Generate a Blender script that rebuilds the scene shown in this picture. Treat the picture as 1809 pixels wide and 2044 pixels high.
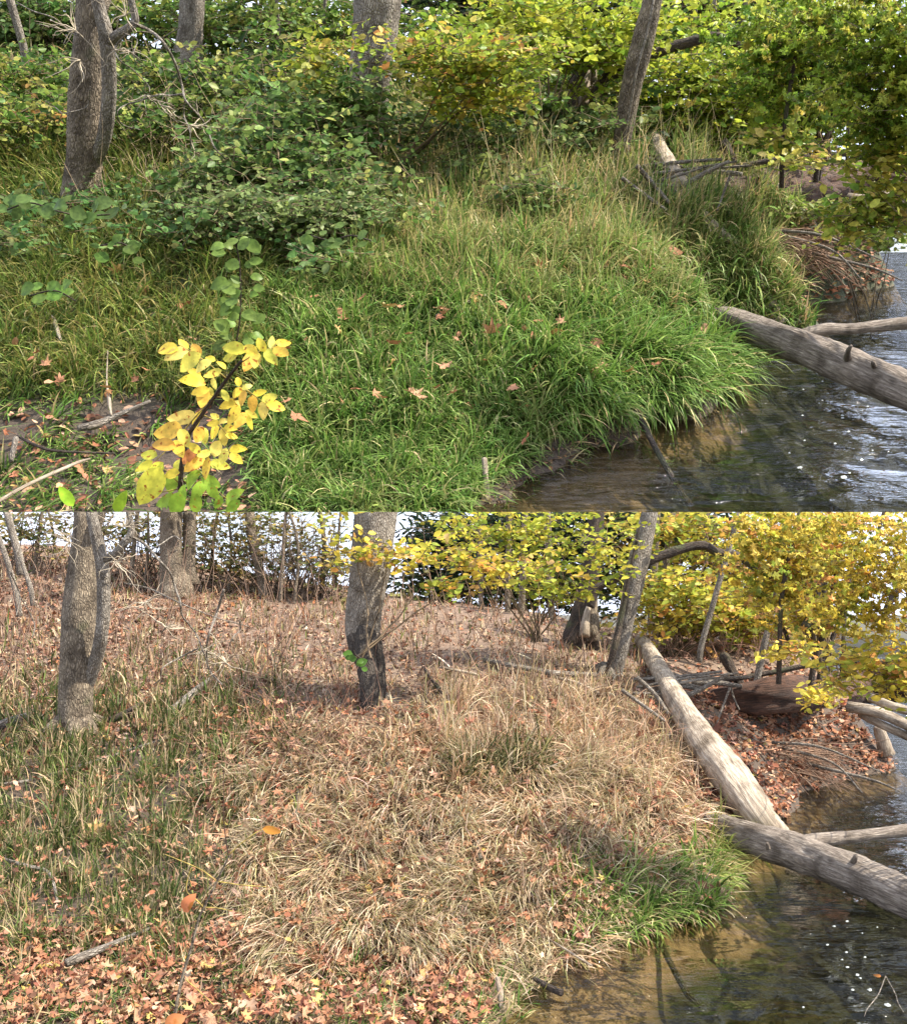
import bpy, math, random
import numpy as np
from mathutils import Matrix, Vector, Euler

# ------------------------------------------------------------------ camera, sky, sun
for o in list(bpy.data.objects): bpy.data.objects.remove(o)
SC = bpy.context.scene
COL = SC.collection
EYE = 1.8                      # eye above the river
PITCH = 6.0                    # camera looks a little upwards
HALF = 28.0                    # half of the vertical field
T = math.tan(math.radians(HALF)); TX = T * 906 / 1024
cam = bpy.data.cameras.new('camera'); camo = bpy.data.objects.new('camera', cam); COL.objects.link(camo)
cam.sensor_fit = 'VERTICAL'; cam.sensor_height = 24; cam.lens = 12 / T
cam.clip_start = 0.05; cam.clip_end = 3000
camo.location = (0, 0, EYE); camo.rotation_euler = (math.radians(90 + PITCH), 0, 0)
SC.camera = camo
SUN_EL, SUN_AZ = 50.0, 104.0   # azimuth clockwise from straight ahead (+y)
w_ = bpy.data.worlds.new('World'); SC.world = w_; w_.use_nodes = True
nt = w_.node_tree; nt.nodes.clear()
wo = nt.nodes.new('ShaderNodeOutputWorld'); bg = nt.nodes.new('ShaderNodeBackground'); sk = nt.nodes.new('ShaderNodeTexSky')
sk.sky_type = 'NISHITA'; sk.sun_disc = False
sk.sun_elevation = math.radians(SUN_EL); sk.sun_rotation = math.radians(SUN_AZ)
sk.dust_density = 2.0; sk.air_density = 1.0; sk.ozone_density = 1.5
bg.inputs['Strength'].default_value = 0.15
# thin bright broken cloud, the same all round
tcw = nt.nodes.new('ShaderNodeTexCoord'); cn = nt.nodes.new('ShaderNodeTexNoise'); cn.inputs['Scale'].default_value = 2.6; cn.inputs['Detail'].default_value = 7; cn.inputs['Roughness'].default_value = .6
cr = nt.nodes.new('ShaderNodeValToRGB'); cr.color_ramp.elements[0].position = .30; cr.color_ramp.elements[1].position = .55
cm = nt.nodes.new('ShaderNodeMixRGB'); cm.inputs[2].default_value = (5.4, 5.9, 7.2, 1)
nt.links.new(tcw.outputs['Generated'], cn.inputs['Vector']); nt.links.new(cn.outputs[0], cr.inputs[0]); nt.links.new(cr.outputs[0], cm.inputs[0])
nt.links.new(sk.outputs[0], cm.inputs[1]); nt.links.new(cm.outputs[0], bg.inputs[0]); nt.links.new(bg.outputs[0], wo.inputs[0])
sl = bpy.data.lights.new('sun', 'SUN'); so = bpy.data.objects.new('sun', sl); COL.objects.link(so)
sl.energy = 4.9; sl.angle = math.radians(0.6); sl.color = (1, .93, .80)
sd = Vector((math.sin(math.radians(SUN_AZ)) * math.cos(math.radians(SUN_EL)),
             math.cos(math.radians(SUN_AZ)) * math.cos(math.radians(SUN_EL)), math.sin(math.radians(SUN_EL))))
so.rotation_euler = sd.to_track_quat('Z', 'Y').to_euler()
SC.view_settings.view_transform = 'Standard'; SC.view_settings.look = 'None'
SC.view_settings.gamma = 1; SC.view_settings.use_curve_mapping = False
SC.view_settings.exposure = 1.12
SC.cycles.max_bounces = 6; SC.cycles.transparent_max_bounces = 8

# ------------------------------------------------------------------ two banks, two frames
# bank 0: the green summer bank, on the big slope above; bank 1: the autumn bank in front
UW, UH = 1809.0, 1021.5
SCL = (4.5, 1.0)
TILT = (28.0, 0.0)
LP = (PITCH - 28.0, PITCH)
rng = np.random.default_rng(11)
R_ = []
for k in (0, 1):
    a = math.radians(TILT[k]); c, s = math.cos(a), math.sin(a)
    R_.append(np.array([[1, 0, 0], [0, c, -s], [0, s, c]]))
RM = [Matrix([list(map(float, r)) for r in R_[k]]) for k in (0, 1)]
NRM = np.array([0, -math.sin(math.radians(PITCH)), math.cos(math.radians(PITCH))])
def loc(k, u, w, y):
    """point of bank k that the photograph shows at (u, w), y metres ahead"""
    u = np.asarray(u, float); w = np.asarray(w, float); y = np.asarray(y, float)
    X = (u / UW - .5) * 2 * TX
    v = T * (1 - w / UH) if k == 0 else -T * w / UH
    p = math.radians(LP[k]); c, s = math.cos(p), math.sin(p)
    dy = c - v * s; dz = s + v * c
    return np.stack([X / dy * y, y + 0 * X, dz / dy * y], -1)
def world(k, P):
    return (np.asarray(P) * SCL[k]) @ R_[k].T + np.array([0, 0, EYE])
PXL = 2 * TX / UW
def unit(a): return a / (np.linalg.norm(a, axis=-1, keepdims=True) + 1e-9)

# ------------------------------------------------------------------ object helpers
def tag(o, label=None, cat=None, group=None, kind=None):
    if label: o['label'] = label
    if cat: o['category'] = cat
    if group: o['group'] = group
    if kind: o['kind'] = kind
    return o
def thing(name, label, cat, k, base, group=None):
    o = bpy.data.objects.new(name, None); COL.objects.link(o)
    o.location = world(k, base); o.empty_display_size = .1
    return tag(o, label, cat, group)
def mesh(name, V, faces, mat, k, parent=None, base=None, cols=None, uv=None, smooth=False, clip=True, kind=None):
    """faces: list of (M,n) int arrays; V in the frame of bank k"""
    Wp = world(k, V)
    if clip:
        d = (Wp - np.array([0, 0, EYE])) @ NRM
        out = d < 0 if k == 0 else d > 0
        nf = []
        for f in faces:
            f = np.asarray(f)
            nf.append(f[~out[f].all(1)])
        faces = nf
        Wp = Wp - np.where(out, d, 0)[:, None] * NRM
        used = np.zeros(len(Wp), bool)
        for f in faces: used[f.ravel()] = True
        if not used.any(): return None
        if not used.all():
            re = np.cumsum(used) - 1
            Wp = Wp[used]; faces = [re[f] for f in faces]
            if cols is not None: cols = cols[used]
            if uv is not None: uv = uv[used]
    if parent is not None: org = np.array(parent.location)
    elif base is not None: org = world(k, base)
    else: org = Wp.mean(0)
    me = bpy.data.meshes.new(name)
    faces = [f for f in faces if len(f)]
    lv = np.concatenate([f.ravel() for f in faces]).astype(np.int32)
    cnt = np.concatenate([np.full(len(f), f.shape[1]) for f in faces]).astype(np.int32)
    st = np.concatenate([[0], np.cumsum(cnt)[:-1]]).astype(np.int32)
    me.vertices.add(len(Wp)); me.vertices.foreach_set('co', (Wp - org).astype(np.float32).ravel())
    me.loops.add(len(lv)); me.loops.foreach_set('vertex_index', lv)
    me.polygons.add(len(cnt)); me.polygons.foreach_set('loop_start', st); me.polygons.foreach_set('loop_total', cnt)
    if smooth: me.polygons.foreach_set('use_smooth', np.ones(len(cnt), bool))
    if cols is not None:
        a = me.color_attributes.new('Col', 'FLOAT_COLOR', 'POINT')
        a.data.foreach_set('color', np.concatenate([cols, np.ones((len(cols), 1))], 1).astype(np.float32).ravel())
    if uv is not None:
        l = me.uv_layers.new(name='UVMap'); l.data.foreach_set('uv', uv[lv].astype(np.float32).ravel())
    me.update(calc_edges=True); me.materials.append(mat)
    o = bpy.data.objects.new(name, me); COL.objects.link(o)
    if parent is not None: o.parent = parent
    else: o.location = org
    if kind: o['kind'] = kind
    return o

# ------------------------------------------------------------------ materials
def newmat(name):
    m = bpy.data.materials.new(name); m.use_nodes = True; n = m.node_tree; n.nodes.clear()
    return m, n, (lambda t, **kw: mk(n, t, kw)), n.links.new
def mk(n, t, kw):
    x = n.nodes.new('ShaderNode' + t)
    for a, b in kw.items():
        if a in ('operation', 'blend_type', 'feature', 'data_type', 'noise_dimensions', 'distance', 'layer_name', 'attribute_name'): setattr(x, a, b)
        else: x.inputs[a.replace('_', ' ')].default_value = b
    return x
def ramp(n, stops):
    r = n.nodes.new('ShaderNodeValToRGB'); e = r.color_ramp.elements
    while len(e) < len(stops): e.new(.5)
    for i, (p, c) in enumerate(stops): e[i].position = p; e[i].color = (*c, 1)
    return r
def leaf_mat(name, trans=.35, rough=.5, spots=0.0, rnd=None):
    m, n, N, L = newmat(name)
    out = N('OutputMaterial'); p = N('BsdfPrincipled', Roughness=rough); t = N('BsdfTranslucent'); mx = N('MixShader')
    p.inputs['Specular IOR Level'].default_value = .14
    mx.inputs[0].default_value = trans
    if rnd:
        oi = N('ObjectInfo'); r = ramp(n, rnd); L(oi.outputs['Random'], r.inputs[0]); colr = r.outputs[0]
    else:
        a = N('Attribute'); a.attribute_name = 'Col'; colr = a.outputs['Color']
    tc = N('TexCoord'); nz = N('TexNoise', Scale=9.0 if not rnd else 26.0, Detail=3.0); L(tc.outputs['Object'], nz.inputs['Vector'])
    rr = ramp(n, [(.3, (.62, .62, .62)), (.7, (1.25, 1.2, 1.1))]); L(nz.outputs[0], rr.inputs[0])
    mu = N('MixRGB', blend_type='MULTIPLY'); mu.inputs[0].default_value = 1
    L(colr, mu.inputs[1]); L(rr.outputs[0], mu.inputs[2]); c = mu.outputs[0]
    if spots:
        vo = N('TexNoise', Scale=16.0, Detail=4.0); L(tc.outputs['Object'], vo.inputs['Vector'])
        r2 = ramp(n, [(.60, (0, 0, 0)), (.68, (1, 1, 1))]); L(vo.outputs[0], r2.inputs[0])
        m2 = N('MixRGB'); L(r2.outputs[0], m2.inputs[0]); L(c, m2.inputs[1]); m2.inputs[2].default_value = (.36, .13, .03, 1)
        c = m2.outputs[0]
    L(c, p.inputs['Base Color']); L(c, t.inputs['Color'])
    L(p.outputs[0], mx.inputs[1]); L(t.outputs[0], mx.inputs[2]); L(mx.outputs[0], out.inputs[0])
    return m
def bark_mat(name, c1, c2, c3, k, scale=1.0, deep=.02, stretch=6.0, moss=0.0, cell=1.0):
    m, n, N, L = newmat(name)
    out = N('OutputMaterial'); p = N('BsdfPrincipled', Roughness=.9)
    uv = N('UVMap'); mp = N('Mapping'); mp.inputs['Scale'].default_value = (stretch * scale, scale, 1); mp2 = N('Mapping'); mp2.inputs['Scale'].default_value = (max(2.6, stretch * .8) * scale, scale, 1); nd = N('TexNoise', Scale=9.0, Detail=3.0); L(uv.outputs[0], nd.inputs['Vector']); ma = N('MixRGB', blend_type='ADD'); ma.inputs[0].default_value = .16; L(mp2.outputs[0], ma.inputs[1]); L(nd.outputs[1], ma.inputs[2])
    L(uv.outputs[0], mp2.inputs[0])
    L(uv.outputs[0], mp.inputs[0])
    n1 = N('TexNoise', Scale=8.0, Detail=8.0, Roughness=.65, Distortion=.4); L(mp.outputs[0], n1.inputs['Vector'])
    v1 = N('TexVoronoi', Scale=20.0, feature='DISTANCE_TO_EDGE'); L(ma.outputs[0], v1.inputs['Vector'])
    n2 = N('TexNoise', Scale=3.6, Detail=8.0, Roughness=.65); L(uv.outputs[0], n2.inputs['Vector'])
    r = ramp(n, [(.28, c1), (.52, c2), (.75, c3)]); L(n1.outputs[0], r.inputs[0])
    r2 = ramp(n, [(.38, (.42, .38, .33)), (.5, (.9, .88, .85)), (.66, (1.3, 1.27, 1.22))]); L(n2.outputs[0], r2.inputs[0])
    mu = N('MixRGB', blend_type='MULTIPLY'); mu.inputs[0].default_value = 1; L(r.outputs[0], mu.inputs[1]); L(r2.outputs[0], mu.inputs[2])
    r3 = ramp(n, [(0, (.3, .28, .26)), (.3, (1.1, 1.1, 1.1))]); L(v1.outputs[0], r3.inputs[0])
    m3 = N('MixRGB', blend_type='MULTIPLY'); m3.inputs[0].default_value = .8 * cell; L(mu.outputs[0], m3.inputs[1]); L(r3.outputs[0], m3.inputs[2])
    c = m3.outputs[0]
    if moss:
        n4 = N('TexNoise', Scale=2.2, Detail=6.0); L(uv.outputs[0], n4.inputs['Vector'])
        r4 = ramp(n, [(.62 - moss * .2, (0, 0, 0)), (.72 - moss * .2, (1, 1, 1))]); L(n4.outputs[0], r4.inputs[0])
        m4 = N('MixRGB'); L(r4.outputs[0], m4.inputs[0]); L(c, m4.inputs[1]); m4.inputs[2].default_value = (.07, .075, .03, 1); c = m4.outputs[0]
    L(c, p.inputs['Base Color'])
    ad = N('Math', operation='ADD'); L(n1.outputs[0], ad.inputs[0])
    mn = N('Math', operation='MINIMUM'); mn.inputs[1].default_value = .3 * cell; L(v1.outputs[0], mn.inputs[0]); L(mn.outputs[0], ad.inputs[1])
    b = N('Bump'); b.inputs['Strength'].default_value = 1; b.inputs['Distance'].default_value = deep * SCL[k]
    L(ad.outputs[0], b.inputs['Height']); L(b.outputs[0], p.inputs['Normal']); L(p.outputs[0], out.inputs[0])
    return m
def ground_mat(name, k):
    m, n, N, L = newmat(name)
    out = N('OutputMaterial'); p = N('BsdfPrincipled', Roughness=.85)
    uv = N('UVMap')
    a = N('Attribute'); a.attribute_name = 'Col'
    n1 = N('TexNoise', Scale=14.0, Detail=9.0, Roughness=.7); L(uv.outputs[0], n1.inputs['Vector'])
    n2 = N('TexNoise', Scale=60.0, Detail=4.0, Roughness=.7); L(uv.outputs[0], n2.inputs['Vector'])
    r = ramp(n, [(.3, (.55, .52, .5)), (.7, (1.35, 1.3, 1.25))]); L(n1.outputs[0], r.inputs[0])
    mu = N('MixRGB', blend_type='MULTIPLY'); mu.inputs[0].default_value = 1; L(a.outputs['Color'], mu.inputs[1]); L(r.outputs[0], mu.inputs[2])
    L(mu.outputs[0], p.inputs['Base Color'])
    ad = N('Math', operation='ADD'); L(n1.outputs[0], ad.inputs[0]); L(n2.outputs[0], ad.inputs[1])
    b = N('Bump'); b.inputs['Strength'].default_value = .8; b.inputs['Distance'].default_value = .02 * SCL[k]
    L(ad.outputs[0], b.inputs['Height']); L(b.outputs[0], p.inputs['Normal']); L(p.outputs[0], out.inputs[0])
    return m
def water_mat(name, k):
    m, n, N, L = newmat(name)
    out = N('OutputMaterial'); gl = N('BsdfGlossy', Roughness=.03); tr = N('BsdfTransparent'); mx = N('MixShader'); fr = N('Fresnel', IOR=1.333)
    tr.inputs[0].default_value = (.68, .66, .52, 1)
    uv = N('UVMap'); mp = N('Mapping'); mp.inputs['Rotation'].default_value = (0, 0, math.radians(-24)); mp.inputs['Scale'].default_value = (1.5, 3.6, 1)
    L(uv.outputs[0], mp.inputs[0])
    n1 = N('TexNoise', Scale=1.6, Detail=3.0, Roughness=.55, Distortion=.8); L(mp.outputs[0], n1.inputs['Vector'])
    n2 = N('TexNoise', Scale=5.5, Detail=3.0, Roughness=.6, Distortion=.6); L(mp.outputs[0], n2.inputs['Vector'])
    at = N('Attribute'); at.attribute_name = 'Col'   # r: how rippled the current is there
    n3 = N('TexNoise', Scale=1.1, Detail=3.0); L(uv.outputs[0], n3.inputs['Vector'])
    r3 = ramp(n, [(.42, (.12, .12, .12)), (.62, (1, 1, 1))]); L(n3.outputs[0], r3.inputs[0])
    sp = N('SeparateColor'); L(at.outputs['Color'], sp.inputs[0])
    am = N('Math', operation='MULTIPLY'); L(sp.outputs[0], am.inputs[0]); L(r3.outputs[0], am.inputs[1])
    ad2 = N('Math', operation='MAXIMUM'); L(am.outputs[0], ad2.inputs[0]); L(sp.outputs[1], ad2.inputs[1])
    ad = N('Math', operation='ADD'); L(n1.outputs[0], ad.inputs[0])
    hf = N('Math', operation='MULTIPLY'); hf.inputs[1].default_value = .3; L(n2.outputs[0], hf.inputs[0]); L(hf.outputs[0], ad.inputs[1])
    mm = N('Math', operation='MULTIPLY'); L(ad.outputs[0], mm.inputs[0]); L(ad2.outputs[0], mm.inputs[1])
    b = N('Bump'); b.inputs['Strength'].default_value = 1; b.inputs['Distance'].default_value = .38 * SCL[k]
    L(mm.outputs[0], b.inputs['Height'])
    L(b.outputs[0], gl.inputs['Normal']); L(b.outputs[0], fr.inputs['Normal'])
    L(fr.outputs[0], mx.inputs[0]); L(tr.outputs[0], mx.inputs[1]); L(gl.outputs[0], mx.inputs[2]); L(mx.outputs[0], out.inputs[0])
    return m
def plain_mat(name, c, rough=.7):
    m, n, N, L = newmat(name)
    out = N('OutputMaterial'); p = N('BsdfPrincipled', Roughness=rough); tc = N('TexCoord')
    nz = N('TexNoise', Scale=12.0, Detail=4.0); L(tc.outputs['Object'], nz.inputs['Vector'])
    r = ramp(n, [(.3, tuple(x * .7 for x in c)), (.7, tuple(min(1, x * 1.25) for x in c))]); L(nz.outputs[0], r.inputs[0])
    L(r.outputs[0], p.inputs['Base Color']); L(p.outputs[0], out.inputs[0]); return m
GRASS = leaf_mat('grass_blades', .30, .45)
LEAF = leaf_mat('living_leaves', .42, .42)
LITTER = leaf_mat('dry_leaves', .15, .75)
YLEAF = leaf_mat('yellow_leaflets', .42, .5, spots=1)
BROWN = [(0, (.33, .145, .08)), (.22, (.44, .225, .13)), (.45, (.29, .11, .06)), (.62, (.50, .29, .18)), (.8, (.38, .16, .075)), (.93, (.52, .33, .14))]
FALLEN = leaf_mat('fallen_leaf_brown', .12, .7, rnd=BROWN)
BARK = [bark_mat('grey_brown_bark', (.15, .115, .08), (.31, .25, .18), (.46, .39, .29), k, 1.0, .04, 4.0, moss=.25) for k in (0, 1)]
BARKP = [bark_mat('pale_rough_bark', (.22, .18, .14), (.36, .32, .27), (.52, .48, .42), k, 1.2, .035, 4.0) for k in (0, 1)]
BARKD = [bark_mat('dark_wet_bark', (.035, .026, .02), (.10, .07, .05), (.20, .15, .10), k, .9, .03, moss=.5) for k in (0, 1)]
WOOD = [bark_mat('weathered_log_wood', (.07, .052, .042), (.25, .205, .165), (.52, .46, .39), k, 1.0, .032, 11.0, cell=0) for k in (0, 1)]
WOODP = [bark_mat('pale_dry_log_wood', (.12, .09, .065), (.38, .31, .235), (.62, .55, .45), k, .9, .02, 8.0, cell=0) for k in (0, 1)]
CHAR = bark_mat('charred_bark', (.02, .016, .012), (.085, .068, .054), (.24, .20, .16), 1, 1.2, .035, 4.0)
ROT = [bark_mat('rotten_red_wood', (.02, .012, .008), (.085, .042, .026), (.20, .10, .06), k, 1.0, .035, 7.0, cell=0) for k in (0, 1)]
TWIG = leaf_mat('twig_bark', 0.0, .85)
SOIL = [ground_mat('bank_soil', k) for k in (0, 1)]
WATER = [water_mat('river_surface', k) for k in (0, 1)]
FOAM = plain_mat('foam', (.34, .36, .34), .7)

# ------------------------------------------------------------------ terrain
WZ = -EYE
def wl(k, u, w):               # distance at which the ray meets the water level
    p = loc(k, u, w, 1.0); return WZ / p[2]
CTRL = [ # u, w, y
 (-200,1020,4.4),(-200,700,6.3),(-200,400,9.2),(-200,200,12.0),(-200,90,14),
 (0,1020,4.3),(0,900,4.95),(0,800,5.5),(0,700,6.2),(0,600,7.0),(0,500,8.0),(0,400,9.2),(0,300,10.5),(0,200,12.0),(0,82,14.0),
 (300,1015,4.35),(300,900,5.0),(300,780,5.6),(300,650,6.5),(300,500,7.8),(300,380,9.2),(300,250,11.2),(300,122,13.8),
 (600,1010,4.4),(600,900,4.95),(600,780,5.5),(600,650,6.3),(600,520,7.4),(600,400,8.7),(600,280,10.6),(600,172,13.4),
 (800,1010,4.42),(930,1000,4.5),(900,950,4.78),(900,850,5.2),(900,750,5.7),(900,650,6.3),(900,550,7.0),(900,450,8.0),(900,350,9.5),(900,250,11.5),(900,195,13.2),
 (1100,850,5.45),(1100,740,5.9),(1100,600,6.9),(1100,450,8.3),(1100,320,10.2),(1100,212,13.0),
 (1200,780,5.75),(1350,740,6.3),(1300,650,6.9),(1300,550,7.7),(1400,600,7.8),(1300,450,8.9),(1400,450,9.2),(1500,540,9.0),(1300,350,10.2),
 (1500,450,10.1),(1500,350,11.2),(1650,450,11.0),(1690,380,12.1),(1300,270,12.5),(1600,285,14.0)]
SHORE = [(960,1021),(1050,950),(1150,885),(1280,838),(1420,800),(1445,720),(1480,665),(1560,610),(1600,560),(1700,528)]
BED = [(1120,1015,-1.87),(1250,950,-1.93),(1350,1000,-2.0),(1450,880,-2.15),(1600,980,-2.25),(1560,720,-2.2),(1700,700,-2.3),(1809,850,-2.35),(1809,620,-2.3),(1720,590,-2.15),(2000,560,-2.3),(2000,900,-2.4),(1640,620,-2.1)]
GX = np.linspace(-10, 10, 251); GY = np.linspace(2.4, 19, 211)
def build_height(k):
    pts = [tuple(loc(k, u, w, y)) for u, w, y in CTRL]
    pts += [tuple(loc(k, u, w, wl(k, u, w))) for u, w in SHORE]
    for u, w, z in BED:
        p = loc(k, u, w, wl(k, u, w)); pts.append((p[0], p[1], z))
    pts += [(a * y, y, -2.25) for y in (12.5, 14.5, 16.5, 18.5) for a in (.43, .52)] + [(.33 * 14.5, 14.5, -1.3), (.33 * 16.5, 16.5, -1.5)]
    P = np.array(pts)
    n = len(P)
    def phi(r2): return .5 * r2 * np.log(r2 + 1e-9)
    d2 = ((P[:, None, :2] - P[None, :, :2]) ** 2).sum(-1)
    A = np.zeros((n + 3, n + 3)); A[:n, :n] = phi(d2) + np.eye(n) * .02
    A[:n, n] = 1; A[:n, n + 1:] = P[:, :2]; A[n, :n] = 1; A[n + 1:, :n] = P[:, :2].T
    c = np.linalg.solve(A, np.concatenate([P[:, 2], np.zeros(3)]))
    X, Y = np.meshgrid(GX, GY)
    q = np.stack([X.ravel(), Y.ravel()], -1)
    Z = c[n] + q @ c[n + 1:]
    for i in range(n): Z = Z + c[i] * phi(((q - P[i, :2]) ** 2).sum(1))
    Z = Z.reshape(X.shape)
    Z = np.clip(Z, -2.6, 1.2)
    Z += .025 * np.sin(X * 5.1 + 1.3 * np.sin(Y * 3)) * np.sin(Y * 4.3 + X) + .012 * np.sin(X * 13 + Y * 7) * np.sin(Y * 15 - X * 5)
    f = np.clip((Y - 14.6) / 3.0, 0, 1); f = f * f * (3 - 2 * f)
    Z = Z * (1 - f) + f * (-2.3)
    return Z
HGT = [build_height(k) for k in (0, 1)]
def hz(k, x, y):
    fx = np.clip((x - GX[0]) / (GX[1] - GX[0]), 0, len(GX) - 1.001); fy = np.clip((y - GY[0]) / (GY[1] - GY[0]), 0, len(GY) - 1.001)
    ix = fx.astype(int); iy = fy.astype(int); ax = fx - ix; ay = fy - iy; H = HGT[k]
    return (H[iy, ix] * (1 - ax) + H[iy, ix + 1] * ax) * (1 - ay) + (H[iy + 1, ix] * (1 - ax) + H[iy + 1, ix + 1] * ax) * ay
DU = np.linspace(-220, 2030, 376); DW = np.linspace(60, 1060, 251)
def depth_map(k):
    U, Wd = np.meshgrid(DU, DW); D = np.full(U.shape, 15.0); hit = np.zeros(U.shape, bool)
    d1 = loc(k, U, Wd, np.ones_like(U))
    for y in np.arange(3.0, 14.9, .05):
        z = np.maximum(hz(k, d1[..., 0] * y, np.full(U.shape, y)), WZ)
        h = (d1[..., 2] * y <= z) & ~hit
        D[h] = y; hit |= h
    return D
DEP = [depth_map(k) for k in (0, 1)]
def dep(k, u, w):
    fx = np.clip((np.asarray(u, float) - DU[0]) / (DU[1] - DU[0]), 0, len(DU) - 1.001); fy = np.clip((np.asarray(w, float) - DW[0]) / (DW[1] - DW[0]), 0, len(DW) - 1.001)
    ix = fx.astype(int); iy = fy.astype(int); ax = fx - ix; ay = fy - iy; H = DEP[k]
    return (H[iy, ix] * (1 - ax) + H[iy, ix + 1] * ax) * (1 - ay) + (H[iy + 1, ix] * (1 - ax) + H[iy + 1, ix + 1] * ax) * ay
def gpt(k, u, w):
    y = dep(k, u, w); p = loc(k, u, w, y); p[..., 2] = hz(k, p[..., 0], p[..., 1]); return p
def sm(x, a, b): t = np.clip((x - a) / (b - a), 0, 1); return t * t * (3 - 2 * t)
def to_uw(k, P):
    p = math.radians(LP[k]); c, s = math.cos(p), math.sin(p)
    f = P[..., 1] * c + P[..., 2] * s; up = -P[..., 1] * s + P[..., 2] * c
    X = P[..., 0] / f; v = up / f
    return (X / (2 * TX) + .5) * UW, (UH * (1 - v / T) if k == 0 else -v / T * UH)

def grid_faces(ny, nx):
    i = np.arange(ny * nx).reshape(ny, nx)
    return np.stack([i[:-1, :-1].ravel(), i[:-1, 1:].ravel(), i[1:, 1:].ravel(), i[1:, :-1].ravel()], -1)
for k in (0, 1):
    X, Y = np.meshgrid(GX, GY); V = np.stack([X, Y, HGT[k]], -1).reshape(-1, 3)
    u, w = to_uw(k, V)
    mud = np.array([.30, .215, .145]); soil = np.array([.075, .054, .038]); lit = np.array([.20, .14, .10]); straw = np.array([.30, .22, .13])
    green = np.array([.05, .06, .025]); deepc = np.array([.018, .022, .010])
    c = np.tile(soil, (len(V), 1))
    def mixc(c, t, a): return c * (1 - t[:, None]) + np.array(a) * t[:, None]
    if k == 1:
        c = mixc(c, 1 - sm(w, 330, 430), lit)
        c = mixc(c, sm(u, 520, 700) * (1 - sm(u, 1400, 1500)) * sm(w, 380, 450), straw * .7)
    else:
        c = mixc(c, 1 - sm(w, 700, 850), green)
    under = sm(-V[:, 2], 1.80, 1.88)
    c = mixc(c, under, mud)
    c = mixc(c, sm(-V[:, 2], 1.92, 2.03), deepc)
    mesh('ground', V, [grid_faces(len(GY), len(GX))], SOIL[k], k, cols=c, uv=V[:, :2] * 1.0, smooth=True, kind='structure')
    wx = np.linspace(-1, 20, 80); wy = np.linspace(2.4, 40, 120)
    X, Y = np.meshgrid(wx, wy); V = np.stack([X, Y, np.full(X.shape, WZ)], -1).reshape(-1, 3)
    u, w = to_uw(k, V)
    r = np.clip(sm(u, 900, 1300) * .45 + sm(u, 1550, 1760) * (1 - sm(w, 640, 760)) * .9, 0, 1)
    g = np.clip(.03 + sm(u, 1560, 1760) * (1 - sm(w, 600, 760)) * .6, 0, 1)
    mesh('river', V, [grid_faces(120, 80)], WATER[k], k, cols=np.stack([r, g, 0 * r], -1), uv=V[:, :2] * 1.0, smooth=True, kind='structure')
# the low land all round, far out to the horizon
fv = np.array([[-900, -300, -2.9], [900, -300, -2.9], [900, 1500, -2.9], [-900, 1500, -2.9]], float)
mesh('far_ground', fv, [np.array([[0, 1, 2, 3]])], SOIL[1], 1, cols=np.tile([.07, .065, .04], (4, 1)), uv=fv[:, :2] * .02, clip=False, kind='structure')

# ------------------------------------------------------------------ tubes, blades, leaves
def smooth_path(P, n=6):
    P = np.asarray(P, float)
    if len(P) < 3: t = np.linspace(0, 1, n + 1)[:, None]; return P[0] * (1 - t) + P[1] * t
    Q = np.vstack([2 * P[0] - P[1], P, 2 * P[-1] - P[-2]]); out = []
    for i in range(1, len(Q) - 2):
        for t in np.linspace(0, 1, n, endpoint=False):
            a, b, c, d = Q[i - 1], Q[i], Q[i + 1], Q[i + 2]
            out.append(.5 * ((2 * b) + (-a + c) * t + (2 * a - 5 * b + 4 * c - d) * t * t + (-a + 3 * b - 3 * c + d) * t ** 3))
    out.append(P[-1]); return np.array(out)
def tube(P, R, seg=14, n=6, rough=0.0, cap=True, lobes=0.0):
    """P (m,3), R (m,): a tapered limb; returns V, faces, uv"""
    PR = smooth_path(np.column_stack([P, R]), n); C = PR[:, :3]; r = np.maximum(PR[:, 3], 1e-4)
    tan = unit(np.gradient(C, axis=0)); ref = np.array([0, 0, 1.0]) if abs(tan[0, 2]) < .8 else np.array([0, 1.0, 0])
    s = []; 
    a = unit(np.cross(tan[0], ref))
    for t in tan: a = unit(a - t * (a @ t)); s.append(a)
    s = np.array(s); b = np.cross(tan, s); th = np.linspace(0, 2 * np.pi, seg, endpoint=False)
    ph = rng.random(6) * 6.28
    L = np.concatenate([[0], np.cumsum(np.linalg.norm(np.diff(C, axis=0), axis=1))])
    m = 1 + rough * (np.sin(3 * th[None] + ph[0] + L[:, None] * 3) * .5 + np.sin(5 * th[None] + ph[1] - L[:, None] * 7) * .35 + rng.normal(0, .25, (len(C), seg)))
    V = C[:, None] + (np.cos(th)[None, :, None] * s[:, None] + np.sin(th)[None, :, None] * b[:, None]) * (r[:, None] * m)[..., None]
    nr = len(C); i = np.arange(nr * seg).reshape(nr, seg); j = np.roll(i, -1, 1)
    F = [np.stack([i[:-1].ravel(), j[:-1].ravel(), j[1:].ravel(), i[1:].ravel()], -1)]
    tri = 2 * np.abs(th / (2 * np.pi) - .5)          # folded round: no seam
    uv = np.stack(np.broadcast_arrays(tri[None] * np.pi * r.mean(), L[:, None]), -1).reshape(-1, 2)
    V = V.reshape(-1, 3)
    if cap:
        V = np.vstack([V, C[0] + tan[0] * r[0] * -.05, C[-1] + tan[-1] * r[-1] * .05]); uv = np.vstack([uv, [0, 0], [0, L[-1]]]); e = len(V)
        F.append(np.stack([j[0], i[0], np.full(seg, e - 2)], -1)); F.append(np.stack([i[-1], j[-1], np.full(seg, e - 1)], -1))
    return V, F, uv
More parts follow.
